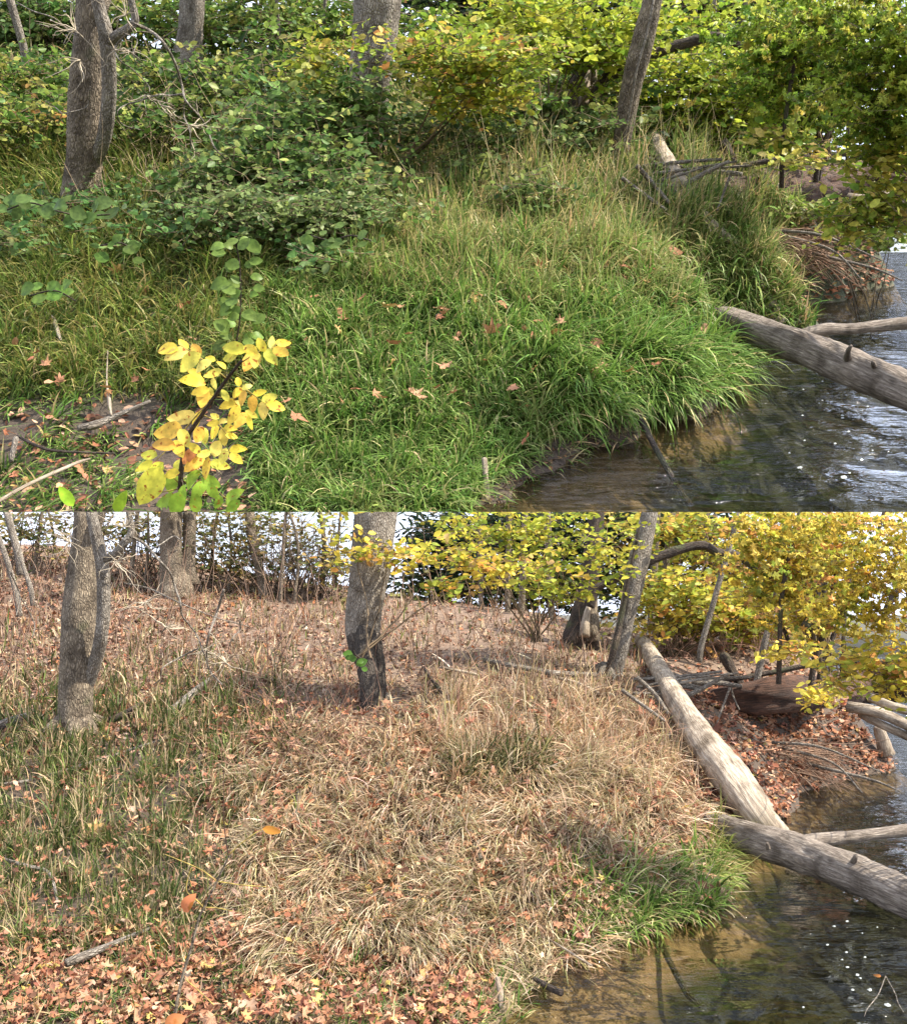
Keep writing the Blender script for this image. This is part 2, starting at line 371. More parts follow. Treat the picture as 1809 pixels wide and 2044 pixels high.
def ptube(k, pts, seg=14, rough=.0, n=6, **kw):
    """pts: (u, w, y, radius in px)"""
    a = np.array(pts, float); P = loc(k, a[:, 0], a[:, 1], a[:, 2])
    return tube(P, a[:, 3] * PXL * a[:, 2], seg, n, rough, **kw)
def join(parts):
    V = []; F = {}; U = []; o = 0
    for v, fs, uv in parts:
        V.append(v); U.append(uv)
        for f in fs: F.setdefault(f.shape[1], []).append(f + o)
        o += len(v)
    return np.vstack(V), [np.vstack(x) for x in F.values()], np.vstack(U)
def blades(base, L, W, az, th0, kap, col, seg=4, tipcol=None, twist=.5):
    N = len(base); L = L[:, None]; t = np.linspace(0, 1, seg + 1)[None]
    th = th0[:, None] + kap[:, None] * t
    dh = np.sin(th); dz = np.cos(th)
    H = np.concatenate([np.zeros((N, 1)), np.cumsum((dh[:, 1:] + dh[:, :-1]) / 2, 1)], 1) * L / seg
    Zz = np.concatenate([np.zeros((N, 1)), np.cumsum((dz[:, 1:] + dz[:, :-1]) / 2, 1)], 1) * L / seg
    hd = np.stack([np.cos(az), np.sin(az)], -1)
    a2 = az + np.pi / 2 + rng.normal(0, twist, N); sd_ = np.stack([np.cos(a2), np.sin(a2), rng.normal(0, .25, N)], -1)
    C = base[:, None] + np.concatenate([hd[:, None] * H[..., None], Zz[..., None]], -1)
    wd = W[:, None] * np.array([.7, 1, .85, .55, .3, .1][:seg] + [.02])[None] if seg < 6 else None
    A = C - sd_[:, None] * wd[..., None] / 2; B = C + sd_[:, None] * wd[..., None] / 2
    V = np.stack([A, B], 2).reshape(-1, 3)
    i = (np.arange(N)[:, None] * (seg + 1) + np.arange(seg)[None]).ravel() * 2
    F = np.stack([i, i + 1, i + 3, i + 2], -1)
    c = np.repeat(col[:, None], seg + 1, 1)
    if tipcol is not None: c = c * (1 - t[..., None] ** 1.5) + tipcol[:, None] * t[..., None] ** 1.5
    c = np.repeat(c, 2, 1).reshape(-1, 3)
    return V, [F], c
OV = np.array([[0, 0, 0], [.3, .34, .03], [.68, .32, .02], [1, 0, -.10], [.68, -.32, .02], [.3, -.34, .03], [.35, 0, -.05], [.7, 0, -.07]])
OF4 = np.array([[6, 7, 2, 1], [7, 6, 5, 4]]); OF3 = np.array([[0, 6, 1], [7, 3, 2], [0, 5, 6], [7, 4, 3]])
def leaves(P, D, Nn, size, width, col):
    """leaf blades at P pointing along D with normal Nn"""
    D = unit(D); S = unit(np.cross(D, Nn)); Nn = np.cross(S, D)
    n = len(P); q = OV[None] * np.stack([size, size * width, size], -1)[:, None]
    V = P[:, None] + q[..., :1] * D[:, None] + q[..., 1:2] * S[:, None] + q[..., 2:] * Nn[:, None]
    o = (np.arange(n) * 8)[:, None, None]
    return V.reshape(-1, 3), [(OF4[None] + o).reshape(-1, 4), (OF3[None] + o).reshape(-1, 3)], np.repeat(col, 8, 0)
def pick(cols, n, jit=.18):
    c = np.array([x[:3] for x in cols], float); wgt = np.array([x[3] if len(x) > 3 else 1 for x in cols], float)
    i = rng.choice(len(c), n, p=wgt / wgt.sum())
    return np.clip(c[i] * (1 + rng.normal(0, jit, (n, 1))) * (1 + rng.normal(0, .05, (n, 3))), .004, .95)
def sprays(k, blobs, n, size, cols, per=9, width=.8, flat=.95, spread=1.35, lobed=False):
    """leaf sprays: leaves two by two along short twigs spread through the blobs
    blob: u, w, y, half width px, half height px, half depth m, weight"""
    B = np.array(blobs, float); ns = max(1, n // per)
    i = rng.choice(len(B), ns, p=B[:, 6] / B[:, 6].sum()); b = B[i]
    q = np.clip(rng.normal(0, .58, (ns, 3)), -1.7, 1.7)
    C = loc(k, b[:, 0] + q[:, 0] * b[:, 3], b[:, 1] + q[:, 1] * b[:, 4], b[:, 2] + q[:, 2] * b[:, 5])
    sz = size * PXL * b[:, 2]
    az = rng.random(ns) * 6.28; dr = np.stack([np.cos(az), np.sin(az) * .8, rng.normal(-.05, .35, ns)], -1); dr = unit(dr)
    j = np.arange(per); t = (j // 2) * 2 / per - .5
    sidev = unit(np.cross(dr, np.array([0, 0, 1.0])))
    sg = np.where(j % 2 == 0, 1, -1)
    P = C[:, None] + dr[:, None] * (t[None, :, None] * sz[:, None, None] * per * .42 * spread) + rng.normal(0, .15, (ns, per, 3)) * sz[:, None, None] 
    D = dr[:, None] * .55 + sidev[:, None] * sg[None, :, None] + rng.normal(0, .35, (ns, per, 3))
    Nn = np.array([0, -.55, .8])[None, None] + rng.normal(0, flat, (ns, per, 3))
    spc = pick(cols, ns, .12); c = np.repeat(spc[:, None], per, 1) * (1 + rng.normal(0, .14, (ns, per, 1)))
    sm_ = pick(cols, ns * per, .1).reshape(ns, per, 3); mixm = rng.random((ns, per, 1)) < .3
    c = np.where(mixm, sm_, c)
    S = np.repeat(sz, per) * rng.uniform(.5, 1.45, ns * per)
    tw = [np.stack([C - dr * (sz * per * .25)[:, None], C + dr * (sz * per * .25)[:, None]], 1)]
    if lobed: return stars((P + D * 0).reshape(-1, 3), D.reshape(-1, 3), Nn.reshape(-1, 3), S * 1.05, np.clip(c.reshape(-1, 3), .003, .9)), np.concatenate(tw)
    return leaves(P.reshape(-1, 3), D.reshape(-1, 3), Nn.reshape(-1, 3), S, np.full(ns * per, width), np.clip(c.reshape(-1, 3), .003, .9)), np.concatenate(tw)
def twigs(segs, r):
    """three sided thin twigs from (n,m,3) poly lines, r (n,m)"""
    n, m, _ = segs.shape; t = unit(np.gradient(segs, axis=1)); a = unit(np.cross(t, np.array([.3, .2, 1.0]))); b = np.cross(t, a)
    th = np.array([0, 2.09, 4.19])
    V = segs[:, :, None] + (np.cos(th)[:, None] * a[:, :, None] + np.sin(th)[:, None] * b[:, :, None]) * r[:, :, None, None]
    i = np.arange(n * m * 3).reshape(n, m, 3); j = np.roll(i, -1, 2)
    F = np.stack([i[:, :-1].ravel(), j[:, :-1].ravel(), j[:, 1:].ravel(), i[:, 1:].ravel()], -1)
    return V.reshape(-1, 3), [F]
def wander(p0, d0, length, m=6, wob=.35, droop=0.0):
    """n meandering lines from p0 (n,3) along d0"""
    n = len(p0); P = [p0]; d = unit(d0)
    for i in range(m - 1):
        d = unit(d + rng.normal(0, wob, (n, 3)) + np.array([0, 0, -droop])); P.append(P[-1] + d * (length / (m - 1))[:, None])
    return np.stack(P, 1)
def twig_mesh(name, segs, r0, col, k, parent=None, taper=.25, **kw):
    n, m, _ = segs.shape
    rr = np.broadcast_to(np.asarray(r0, float).reshape(-1, 1), (n, 1)) * np.linspace(1, taper, m)[None]
    V, F = twigs(segs, rr)
    return mesh(name, V, F, TWIG, k, parent, cols=np.clip(np.tile(col, (len(V), 1)) * (1 + np.repeat(rng.normal(0, .2, (n, 1)), m * 3, 0)), .01, .9), **kw)
def shrub(name, label, cat, k, blobs, n, size, cols, base=None, stems=6, stemcol=(.16, .12, .08), stem_r=2.0, group=None, part='foliage', **kw):
    b0 = blobs[0]
    if base is None:
        c = loc(k, b0[0], b0[1], b0[2]); base = np.array([c[0], c[1], float(hz(k, c[0:1], c[1:2])[0])])
    else: base = loc(k, *base)
    t = thing(name, label, cat, k, base, group)
    (V, F, c), tw = sprays(k, blobs, n, size, cols, **kw)
    mesh(part, V, F, LEAF, k, t, cols=c, kind='stuff')
    # stems rise from the base into the foliage, the sprays' twigs come with them
    if stems:
        B = np.array(blobs, float); i = rng.integers(0, len(B), stems); e = loc(k, B[i, 0] + rng.normal(0, .4, stems) * B[i, 3], B[i, 1] - rng.random(stems) * .6 * B[i, 4], B[i, 2])
        s = np.linspace(0, 1, 8)[None, :, None]; p0 = base + rng.normal(0, .06, (stems, 3)) * [1, 1, 0]
        L = p0[:, None] * (1 - s) + e[:, None] * s + np.cumsum(rng.normal(0, .018, (stems, 8, 3)), 1); L[:, 0] = p0
        for q in range(stems): twig_mesh('stem', L[q:q + 1], stem_r * PXL * b0[2], stemcol, k, t)
    twig_mesh('twigs', tw, 1.0 * PXL * b0[2], stemcol, k, t, kind='stuff')
    return t

# ------------------------------------------------------------------ grass and litter
def scatter(k, n, dens):
    """ground points with the given density over the view"""
    U, Wd, m = [], [], 0
    while m < n and len(U) < 60:
        u = rng.uniform(-180, 1990, n * 3); w = rng.uniform(72, 1055, n * 3)
        keep = rng.random(n * 3) < dens(u, w); U.append(u[keep]); Wd.append(w[keep]); m += keep.sum()
    u = np.concatenate(U)[:n]; w = np.concatenate(Wd)[:n]
    y = dep(k, u, w); ok = y < 14.85
    P = gpt(k, u, w); ok &= P[:, 2] > WZ - .015
    return P[ok], u[ok], w[ok]
def vn(u, w, s, sd=0):     # cheap patch noise -1..1
    return (np.sin(u / s + 1.7 * np.sin(w / s * .9 + sd)) * np.sin(w / s * 1.3 + 1.3 * np.sin(u / s * .7 + sd * 2)) + .5 * np.sin(u / s * 2.7 + sd + w / s * 2.1)) / 1.5
def grass(name, label, k, n, dens, Lpx, Wpx, cols, az=(-1.57, 1.2), th=(.3, .3), kap=(1.1, .6), tip=None, seg=4, colf=None, lenf=None, cat='grass', up=0.):
    P, u, w = scatter(k, n, dens); P = P + np.array([0, 0, up]); N = len(P); pe = PXL * P[:, 1]
    L = Lpx * pe * rng.uniform(.5, 1.3, N) * (1 + .38 * vn(u, w, 42, 3))
    if lenf is not None: L = L * lenf(u, w)
    W = Wpx * pe * rng.uniform(.5, 1.5, N)
    c = pick(cols, N) * (1 + .22 * vn(u, w, 33, 8))[:, None] * (1.3 if k == 0 else 1)
    if colf is not None: c = colf(u, w, c)
    tc = pick(tip, N) if tip else None
    if tc is not None: tc = np.where(rng.random((N, 1)) < .5, tc, c)
    V, F, cc = blades(P - [0, 0, .01], L, W, rng.normal(az[0], az[1], N) + .9 * vn(u, w, 64, 5), rng.normal(th[0], th[1], N) + .25 * vn(u, w, 28, 1), rng.normal(kap[0], kap[1], N), c, seg, tc)
    return tag(mesh(name, V, F, GRASS, k, cols=cc), label, cat, kind='stuff')
GR = [(.095, .18, .035, 3), (.14, .24, .05, 3), (.05, .10, .022, 2), (.24, .32, .09, 1.7), (.50, .42, .22, .8)]
SED = [(.11, .17, .035, 3), (.06, .10, .022, 3), (.20, .25, .06, 2.4), (.24, .22, .07, 1.4), (.42, .33, .17, .8)]
STRAW = [(.54, .41, .27, 4), (.72, .59, .43, 2.6), (.38, .26, .17, 2.4), (.32, .29, .14, 1.6), (.52, .33, .22, 1.6), (.17, .12, .08, 1.4)]
MIX = [(.13, .20, .05, 3), (.46, .38, .19, 1.8), (.07, .13, .03, 2), (.22, .28, .08, 2), (.52, .36, .2, .7)]
def box(u, w, u0, u1, w0, w1, s=40.): return sm(u, u0 - s, u0 + s) * (1 - sm(u, u1 - s, u1 + s)) * sm(w, w0 - s, w0 + s) * (1 - sm(w, w1 - s, w1 + s))
def SHL(u, w): return 1.0 * (w < np.interp(u, [860, 900, 960, 1110, 1250, 1350, 1440, 1600], [1110, 1045, 990, 880, 835, 812, 785, 730]))
def NOLOG0(u, w): return 1.0 - 1.0 * ((np.abs(u - np.interp(w - 38, [250, 280, 360, 440], [1290, 1306, 1350, 1405])) < 34) & (w > 262) & (w < 440))
def OFFLOG(u, w): return 1.0 * (u < np.interp(w, [200, 260, 368, 468, 548, 600, 640, 700], [1180, 1215, 1262, 1312, 1362, 1440, 1600, 1700]))
# ---- bank 0, summer
grass('sedge_grass', 'long dark green sedge arching over the left part of the summer bank', 0, 21000,
      lambda u, w: box(u, w, -260, 560, 265, 790, 30) * (.35 + .65 * (vn(u, w, 60) > -.45)), 92, 3.6, SED, az=(-1.2, 1.3), th=(.35, .3), kap=(1.5, .5),
      tip=[(.30, .24, .08), (.12, .16, .03)], seg=5)
def cmound(u, w, c):
    y = sm(vn(u, w, 95, 2), .1, .8)[:, None] * .5; top = (1 - sm(w, 500, 640))[:, None] * .45
    m = np.clip(y + top, 0, .8) * (rng.random((len(u), 1)) < .6); return c * (1 - m) + np.array([.38, .34, .15]) * m
grass('mound_grass', 'lush bright green grass hanging over the rounded summer bank', 0, 31000,
      lambda u, w: SHL(u, w) * box(u, w, 520, 1500, 500, 1045, 22), 84, 4.9, GR, az=(-1.45, 1.2), th=(.35, .4), kap=(1.7, .7), tip=[(.16, .28, .06), (.30, .30, .12)], colf=cmound, seg=5)
grass('tall_grass', 'tall mixed green and straw coloured grass behind the summer mound', 0, 19000,
      lambda u, w: NOLOG0(u, w) * box(u, w, 700, 1585, 225, 620, 20), 72, 3.4, MIX, az=(-.9, 1.8), th=(.25, .38), kap=(1.1, .8), tip=[(.55, .42, .22), (.3, .3, .1)], seg=5)
grass('shore_grass', 'broad green blades trailing into the river from the summer bank', 0, 4200,
      lambda u, w: SHL(u, w) * box(u, w, 1080, 1480, 690, 850, 20), 115, 5.2, GR, az=(-1.1, .7), th=(.7, .35), kap=(1.4, .5), tip=[(.2, .33, .07)], seg=5)
grass('mud_grass', 'thin green grass lying on the dark mud at the lower left', 0, 3200,
      lambda u, w: box(u, w, -200, 620, 790, 1040, 25) * (vn(u, w, 50, 4) > -.1), 75, 3.6, GR, az=(-.5, .8), th=(1.0, .3), kap=(.6, .4))
grass('understory_grass', 'pale and dark grass low between the summer shrubs', 0, 9000,
      lambda u, w: box(u, w, -200, 1300, 110, 320, 20), 45, 3.0, MIX + [(.05, .09, .02, 5)], az=(-1.5, 1.6), th=(.2, .3), kap=(1.0, .6))
# ---- bank 1, autumn
grass('short_green_grass', 'tufts of short dark green grass on the left of the autumn bank', 1, 22000,
      lambda u, w: box(u, w, -260, 540, 370, 850, 130) * (.2 + .8 * (vn(u, w, 44, 1) > .0)), 50, 2.5, [(.10, .14, .04, 3), (.05, .085, .025, 2.4), (.19, .22, .07, 2), (.50, .39, .24, 3.2), (.3,.2,.12,1.4)],
      az=(-1.3, 1.4), th=(.3, .3), kap=(.9, .6))
def cstraw(u, w, c):
    g = (box(u, w, 700, 1060, 700, 960, 60) * .45 * (rng.random(len(u)) < .7))[:, None]
    dk = (sm(vn(u, w, 70, 3), .2, .9) * .35)[:, None]
    return (c * (1 - g) + np.array([.20, .21, .07]) * g) * (1 - dk * .4)
grass('straw_grass', 'dense dead straw coloured grass combed down over the autumn mound', 1, 36000,
      lambda u, w: box(u, w, 520, 1420, 440, 905, 35) * (1 - .8 * box(u, w, 1180, 1460, 740, 900, 60)) * OFFLOG(u, w), 80, 2.9, STRAW, az=(-1.5, .6), th=(1.25, .3), kap=(.75, .4), colf=cstraw)
grass('crossing_straw', 'loose dry straw blades lying criss cross on the autumn bank', 1, 9000,
      lambda u, w: box(u, w, 380, 1440, 330, 960, 70) * OFFLOG(u, w), 66, 2.3, STRAW, az=(0, 3), th=(1.15, .25), kap=(.5, .4))
grass('tall_straw', 'tall standing dead grass beside the pale log', 1, 4200,
      lambda u, w: box(u, w, 860, 1420, 350, 560, 35) * (.25 + .75 * (vn(u, w, 55, 5) > .0)) * (u < np.interp(w, [300, 368, 468, 560, 620], [1215, 1270, 1335, 1400, 1430])), 76, 2.2, STRAW, az=(-.9, 1.6), th=(.4, .4), kap=(1.2, .7), seg=5)
grass('bank_edge_green_grass', 'fresh green grass hanging over the water edge of the autumn bank', 1, 4200,
      lambda u, w: box(u, w, 1110, 1450, 700, 870, 30) * (.3 + .7 * (u + w > 2030)), 66, 4.4, [(.14, .26, .05, 3), (.28, .38, .10, 2.5), (.07, .13, .03, 1), (.55, .48, .26, 1.4)], az=(-1.1, .8), th=(.55, .35), kap=(1.2, .5), seg=5)
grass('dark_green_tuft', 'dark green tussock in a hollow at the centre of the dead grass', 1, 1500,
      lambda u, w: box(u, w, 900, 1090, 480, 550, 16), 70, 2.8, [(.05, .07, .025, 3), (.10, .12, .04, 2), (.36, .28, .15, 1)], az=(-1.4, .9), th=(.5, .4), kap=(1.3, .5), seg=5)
grass('edge_shadow_grass', 'yellow green grass drooping to the river below the crossing logs', 1, 1500,
      lambda u, w: box(u, w, 1410, 1500, 640, 740, 14), 75, 3.0, [(.2, .24, .06), (.35, .32, .12)], az=(-.9, .6), th=(.8, .3), kap=(1.1, .5))
grass('slope_grass', 'thin dry stubble and grass on the leaf covered upper slope', 1, 14000,
      lambda u, w: box(u, w, -260, 1300, 85, 420, 22) * (.45 + .55 * (vn(u, w, 40, 7) > 0)), 24, 2.2, STRAW + [(.12, .15, .04, 3), (.34, .17, .10, 4)], az=(-1.2, 1.6), th=(.35, .4), kap=(.7, .5))
grass('litter_grass', 'sparse green and straw blades among the fallen leaves at the lower left', 1, 13000,
      lambda u, w: box(u, w, -200, 1080, 820, 1050, 30), 46, 2.8, [(.08, .16, .03, 2), (.5, .4, .24, 2.4), (.2, .2, .07, 1)], az=(-.8, 1.6), th=(.9, .35), kap=(.6, .4))
grass('combed_straw', 'long pale strands of flattened straw hanging down the front of the autumn mound', 1, 10500,
      lambda u, w: box(u, w, 480, 1300, 500, 900, 50) * (vn(u, w, 60, 9) > -.25) * (1 - box(u, w, 1100, 1500, 680, 950, 30)) * OFFLOG(u, w), 105, 2.5, [(.60, .50, .36, 3), (.50, .38, .26, 2), (.36, .33, .17, 1.4)], az=(-1.62, .22), th=(1.1, .2), kap=(.85, .25), seg=5, up=.03)
# litter
SA = np.radians([0, 25, 50, 75, 105, 145, 180, 215, 255, 285, 310, 335]); SR = np.array([.62, .28, .6, .26, .48, .22, .34, .22, .48, .26, .6, .28])
def stars(P, D, Nn, size, col):
    """small lobed leaves, curled"""
    D = unit(D); S = unit(np.cross(D, Nn)); Nn = np.cross(S, D); n = len(P); m = len(SA)
    q = np.stack([np.cos(SA) * SR, np.sin(SA) * SR], -1)[None] * size[:, None, None]
    h = (rng.normal(0, .16, (n, m)) + rng.normal(0, .5, (n, 1)) * SR[None] ** 2) * size[:, None]
    V = P[:, None] + q[..., :1] * D[:, None] + q[..., 1:] * S[:, None] + h[..., None] * Nn[:, None]
    V = np.concatenate([P[:, None], V], 1); o = (np.arange(n) * (m + 1))[:, None, None]
    t = np.array([[0, 1 + i, 1 + (i + 1) % m] for i in range(m)])
    return V.reshape(-1, 3), [(t[None] + o).reshape(-1, 3)], np.repeat(col, m + 1, 0)
def litter(name, label, k, n, dens, size, cols, lift=.01, star=0.):
    P, u, w = scatter(k, n, dens); N = len(P); pe = PXL * P[:, 1]
    az = rng.random(N) * 6.28; D = np.stack([np.cos(az), np.sin(az), rng.normal(0, .3, N)], -1)
    Nn = np.array([0, -.2, 1.0]) + rng.normal(0, .45, (N, 3))
    P = P + np.array([0, 0, 1]) * (lift + rng.random((N, 1)) * lift * 2)
    col = pick(cols, N); sz = size * pe * rng.uniform(.5, 1.35, N); a = rng.random(N) < star; b = ~a
    V, F, c = leaves(P[b], D[b], Nn[b], sz[b], rng.uniform(.35, 1.0, b.sum()), col[b])
    if a.any():
        V2, F2, c2 = stars(P[a], D[a], Nn[a], sz[a] * 1.25, col[a]); F = F + [f + len(V) for f in F2]; V = np.vstack([V, V2]); c = np.vstack([c, c2])
    return tag(mesh(name, V, F, LITTER, k, cols=c), label, 'leaf litter', kind='stuff')
LT = [(.36, .165, .095, 3), (.26, .115, .07, 3), (.45, .25, .16, 2.5), (.52, .33, .23, 1.5), (.15, .07, .045, 2), (.5, .36, .12, .3)]
LTS = [(.33, .19, .125, 3), (.25, .14, .10, 3), (.42, .28, .20, 2.5), (.50, .38, .28, 1.5), (.12, .08, .06, 1.5), (.38, .15, .08, 1)]
litter('slope_leaf_litter', 'red brown fallen leaves carpeting the upper autumn slope', 1, 24000, lambda u, w: np.maximum(box(u, w, -260, 1330, 75, 480, 18), box(u, w, 1200, 1680, 225, 350, 14)) * (.35 + .65 * sm(-u, -900, -200)), 8.5, LTS, star=.4)
litter('lower_leaf_litter', 'orange and brown leaves covering the wet ground at the lower left', 1, 3400, lambda u, w: box(u, w, -220, 960, 850, 1050, 35) * (.25 + .75 * (vn(u, w, 30, 2) > -.1)), 17, LT, .02, star=.5)
litter('mound_leaf_litter', 'small brown leaves caught in the straw', 1, 2600, lambda u, w: box(u, w, 400, 1440, 400, 900, 40), 15, LT, .04, star=.5)
litter('green_patch_litter', 'scattered brown leaves lying in the short green autumn grass', 1, 1100, lambda u, w: box(u, w, -220, 560, 420, 850, 60), 13, LT, .03, star=.5)
litter('far_shore_litter', 'red brown leaves on the low shore behind the pale log', 1, 5200, lambda u, w: box(u, w, 1380, 1840, 330, 625, 14), 12, LT, star=.4)
litter('dark_ground_litter', 'brown leaves on the mud at the lower left of the summer bank', 0, 750, lambda u, w: box(u, w, -220, 560, 800, 1050, 20), 20, LT)
litter('far_summer_litter', 'brown leaves on the far summer shore', 0, 3600, lambda u, w: box(u, w, 1480, 1840, 340, 640, 10), 12, LT)
litter('rim_litter', 'brown leaf scraps and debris on the wet mud rim of the summer bank', 0, 1500, lambda u, w: (1 - SHL(u, w)) * box(u, w, 820, 1500, 700, 1060, 10), 11, [(.12, .08, .055, 3), (.2, .13, .08, 2), (.3, .17, .09, 1)], .005)
grass('rim_grass', 'thin green and dead blades trailing from the mud rim into the summer water', 0, 1500,
      lambda u, w: (1 - SHL(u, w)) * box(u, w, 830, 1500, 700, 1045, 10) * (vn(u, w, 26, 6) > -.1), 52, 3.0, [(.10, .17, .04, 2), (.30, .24, .13, 1.5), (.12, .09, .05, 1.5)], az=(-1.1, .7), th=(.9, .3), kap=(1.0, .5))

# ------------------------------------------------------------------ trees
def tree(name, label, k, trunk, mat, branches=(), cat='tree', rough=.07, seg=26, group=None, part='trunk', roots=0):
    t = thing(name, label, cat, k, loc(k, *trunk[0][:3]), group)
    if name in ('maple_tree', 'leaning_tree'): roots = 6
    a0 = trunk[0]; trunk = [(a0[0] - (trunk[1][0] - a0[0]) * .3, a0[1] + .22 / (PXL * a0[2]), a0[2], a0[3] * 1.05)] + list(trunk)
    V, F, uv = ptube(k, trunk, seg, rough, 8); mesh(part, V, F, mat, k, t, uv=uv, smooth=True)
    if roots:
        u0, w0, y0, r0 = trunk[0]
        for i in range(roots):
            a = 3.6 + (i + .5) / roots * 5.4 + rng.normal(0, .15); dx, dyv = math.cos(a), math.sin(a); rr = r0 * PXL * y0
            b0 = loc(k, u0, w0, y0); P = []
            for q, zz_, f in ((.25, .55, .30), (.8, .22, .34), (1.5, .0, .24), (2.4, -.1, .12)): 
                x, yv = b0[0] + dx * rr * q, b0[1] + dyv * rr * q; P.append((x, yv, max(b0[2], float(hz(k, np.array([x]), np.array([yv]))[0])) + zz_ * rr * 1.6, f * rr * 1.3))
            P = np.array(P); V, F, uv = tube(P[:, :3], P[:, 3], 10, 5, .15); mesh('root', V, F, mat, k, t, uv=uv, smooth=True)
    for br in branches:
        m2 = mat
        if isinstance(br, tuple): br, m2 = br
        V, F, uv = ptube(k, br, 8 if br[0][3] < 6 else 16, rough * .8, 6); mesh('branch', V, F, m2, k, t, uv=uv, smooth=True)
    return t
def dz(k, zs, y, r0, r1, ou=0., ow=0.):
    n = len(zs); return [(ou + .36 * a, ow + .36 * b, y + .15 * math.sin(i * 2.1), r0 + (r1 - r0) * i / (n - 1)) for i, (a, b) in enumerate(zs)]
def curly(k, t, starts, n, y, col=(.42, .36, .28), L=70, wob=.3, r=1.3, name='dead_twigs', spread=1.2):
    S = np.array(starts, float); i = rng.integers(0, len(S), n); p = loc(k, S[i, 0], S[i, 1], y + rng.normal(0, .12, n))
    d = np.stack([S[i, 2] + rng.normal(0, spread, n), rng.normal(-.3, .5, n), S[i, 3] + rng.normal(0, spread * .6, n)], -1)
    seg = wander(p, d, L * PXL * y * rng.uniform(.4, 1.3, n), 9, wob)
    twig_mesh(name, seg, r * PXL * y * rng.uniform(.6, 1.3, n), col, k, t, kind='stuff')
YL = 8.5
tl = tree('maple_tree', 'grey barked tree with a dead crooked second stem at the left of the summer bank', 0,
     [(160, 385, YL, 35), (163, 350, YL, 33), (168, 300, YL, 32), (171, 216, YL, 31), (176, 108, YL, 27), (178, 36, YL, 23), (180, -60, YL, 22)], BARK[0],
     [([(176, 365, YL + .02, 6), (190, 325, YL, 11), (206, 278, YL - .12, 13), (216, 216, YL - .2, 13), (218, 144, YL - .25, 13), (212, 72, YL - .3, 13), (197, 11, YL - .3, 11), (190, -40, YL - .3, 10)], BARKP[0]),
      ([(214, 86, YL - .3, 9), (235, 70, YL - .35, 9), (255, 58, YL - .4, 8), (270, 40, YL - .4, 7), (263, 5, YL - .4, 6), (255, -40, YL - .4, 5)], BARKP[0]),
      ([(200, 25, YL - .1, 9), (214, -5, YL, 8), (222, -40, YL, 8)], BARK[0])] +
     [(dz(0, z, YL - .6, a, b), BARKP[0]) for z, a, b in [
       ([(740, 130), (820, 165), (900, 230), (970, 350), (1010, 480), (1030, 560), (1110, 650), (1150, 720), (1190, 820), (1250, 880)], 3.2, 1.2),
       ([(1015, 520), (940, 530), (880, 525), (770, 560), (700, 580), (650, 620), (680, 690), (780, 720)], 1.8, .8),
       ([(1025, 545), (1020, 640), (1050, 720), (1060, 860)], 1.6, .9),
       ([(440, 190), (370, 160), (300, 100), (180, 60), (90, 10)], 1.8, .7), ([(440, 200), (330, 160), (200, 130)], 1.4, .6),
       ([(700, 190), (640, 260), (660, 330), (740, 390), (820, 470), (830, 510)], 1.6, .7), ([(680, 180), (760, 220), (740, 300), (770, 380)], 1.3, .6),
       ([(820, 250), (900, 210), (1000, 150)], 1.4, 1.0), ([(500, 480), (480, 590), (350, 630)], 1.2, .8), ([(250, 560), (300, 590), (345, 630)], .8, 1.0)]])
curly(0, tl, [(290, 190, .5, -.5), (320, 210, 1, -.3), (230, 100, 1, 0), (150, 60, -1, .3), (380, 250, .6, -.5), (160, 120, -.5, -.5), (250, 30, .3, .5)], 70, YL - .6)
YM = 9.6
tree('maple_tree', 'big furrowed trunk in the middle of the summer bank rising behind yellow green hazel leaves', 0,
     [(752, 330, YM, 20), (745, 290, YM, 24), (741, 216, YM, 31), (741, 144, YM, 38), (748, 72, YM, 40), (754, 0, YM, 42), (757, -50, YM, 43)], BARKP[0])
tree('leaning_tree', 'slender grey trunk leaning right on the summer bank above the pale log', 0,
     [(1230, 330, 10.2, 17), (1236, 306, 10.2, 16), (1251, 216, 10.2, 18), (1262, 160, 10.2, 19), (1275, 108, 10.2, 20), (1290, 50, 10.2, 19), (1302, 0, 10.2, 17), (1315, -60, 10.2, 17)], BARK[0],
     [([(1240, 300, 10.05, 2), (1258, 210, 10.0, 2), (1270, 140, 9.95, 2), (1292, 60, 9.98, 2), (1304, 0, 10, 2)], BARKP[0])])
def stump(k, x, yb, top):
    y = 11.6
    t = tree('old_broken_tree', ('hollow dark stump behind leaves with pale split wood on the summer bank' if k == 0 else 'old split trunk with a hollow pale wooded base on the autumn bank'), k,
       [(x, yb + 8, y, 36), (x + 3, yb - 20, y, 29), (x + 8, yb - 60, y, 22), (x + 14, yb - 100, y, 18)] + top, BARKD[k])
    V, F, uv = ptube(k, [(x + 6, yb + 5, y - .35, 10), (x + 8, yb - 20, y - .3, 9), (x + 14, yb - 55, y - .22, 5), (x + 20, yb - 78, y - .15, 1)], 12, .25)
    mesh('split_wood', V, F, WOODP[k], k, t, uv=uv, smooth=True)
    V, F, uv = ptube(k, [(x + 24, yb + 14, y - .25, 13), (x + 22, yb - 10, y - .25, 13), (x + 22, yb - 50, y - .15, 10), (x + 26, yb - 90, y - .1, 5)], 14, .2)
    mesh('root_flare', V, F, BARK[k], k, t, uv=uv, smooth=True)
    return t
stump(0, 1158, 205, [(1178, 90, 11.6, 20)])
ya = 11.2
tree('arching_limb', 'dark mossy limb arching right behind the leaning trunk on the summer bank', 0,
     [(1203, 160, ya, 8), (1244, 140, ya, 9), (1310, 105, ya, 9), (1370, 85, ya, 9), (1425, 73, ya, 8), (1480, 90, ya, 6)], BARKD[0], cat='branch', rough=.15, seg=14, part='limb')
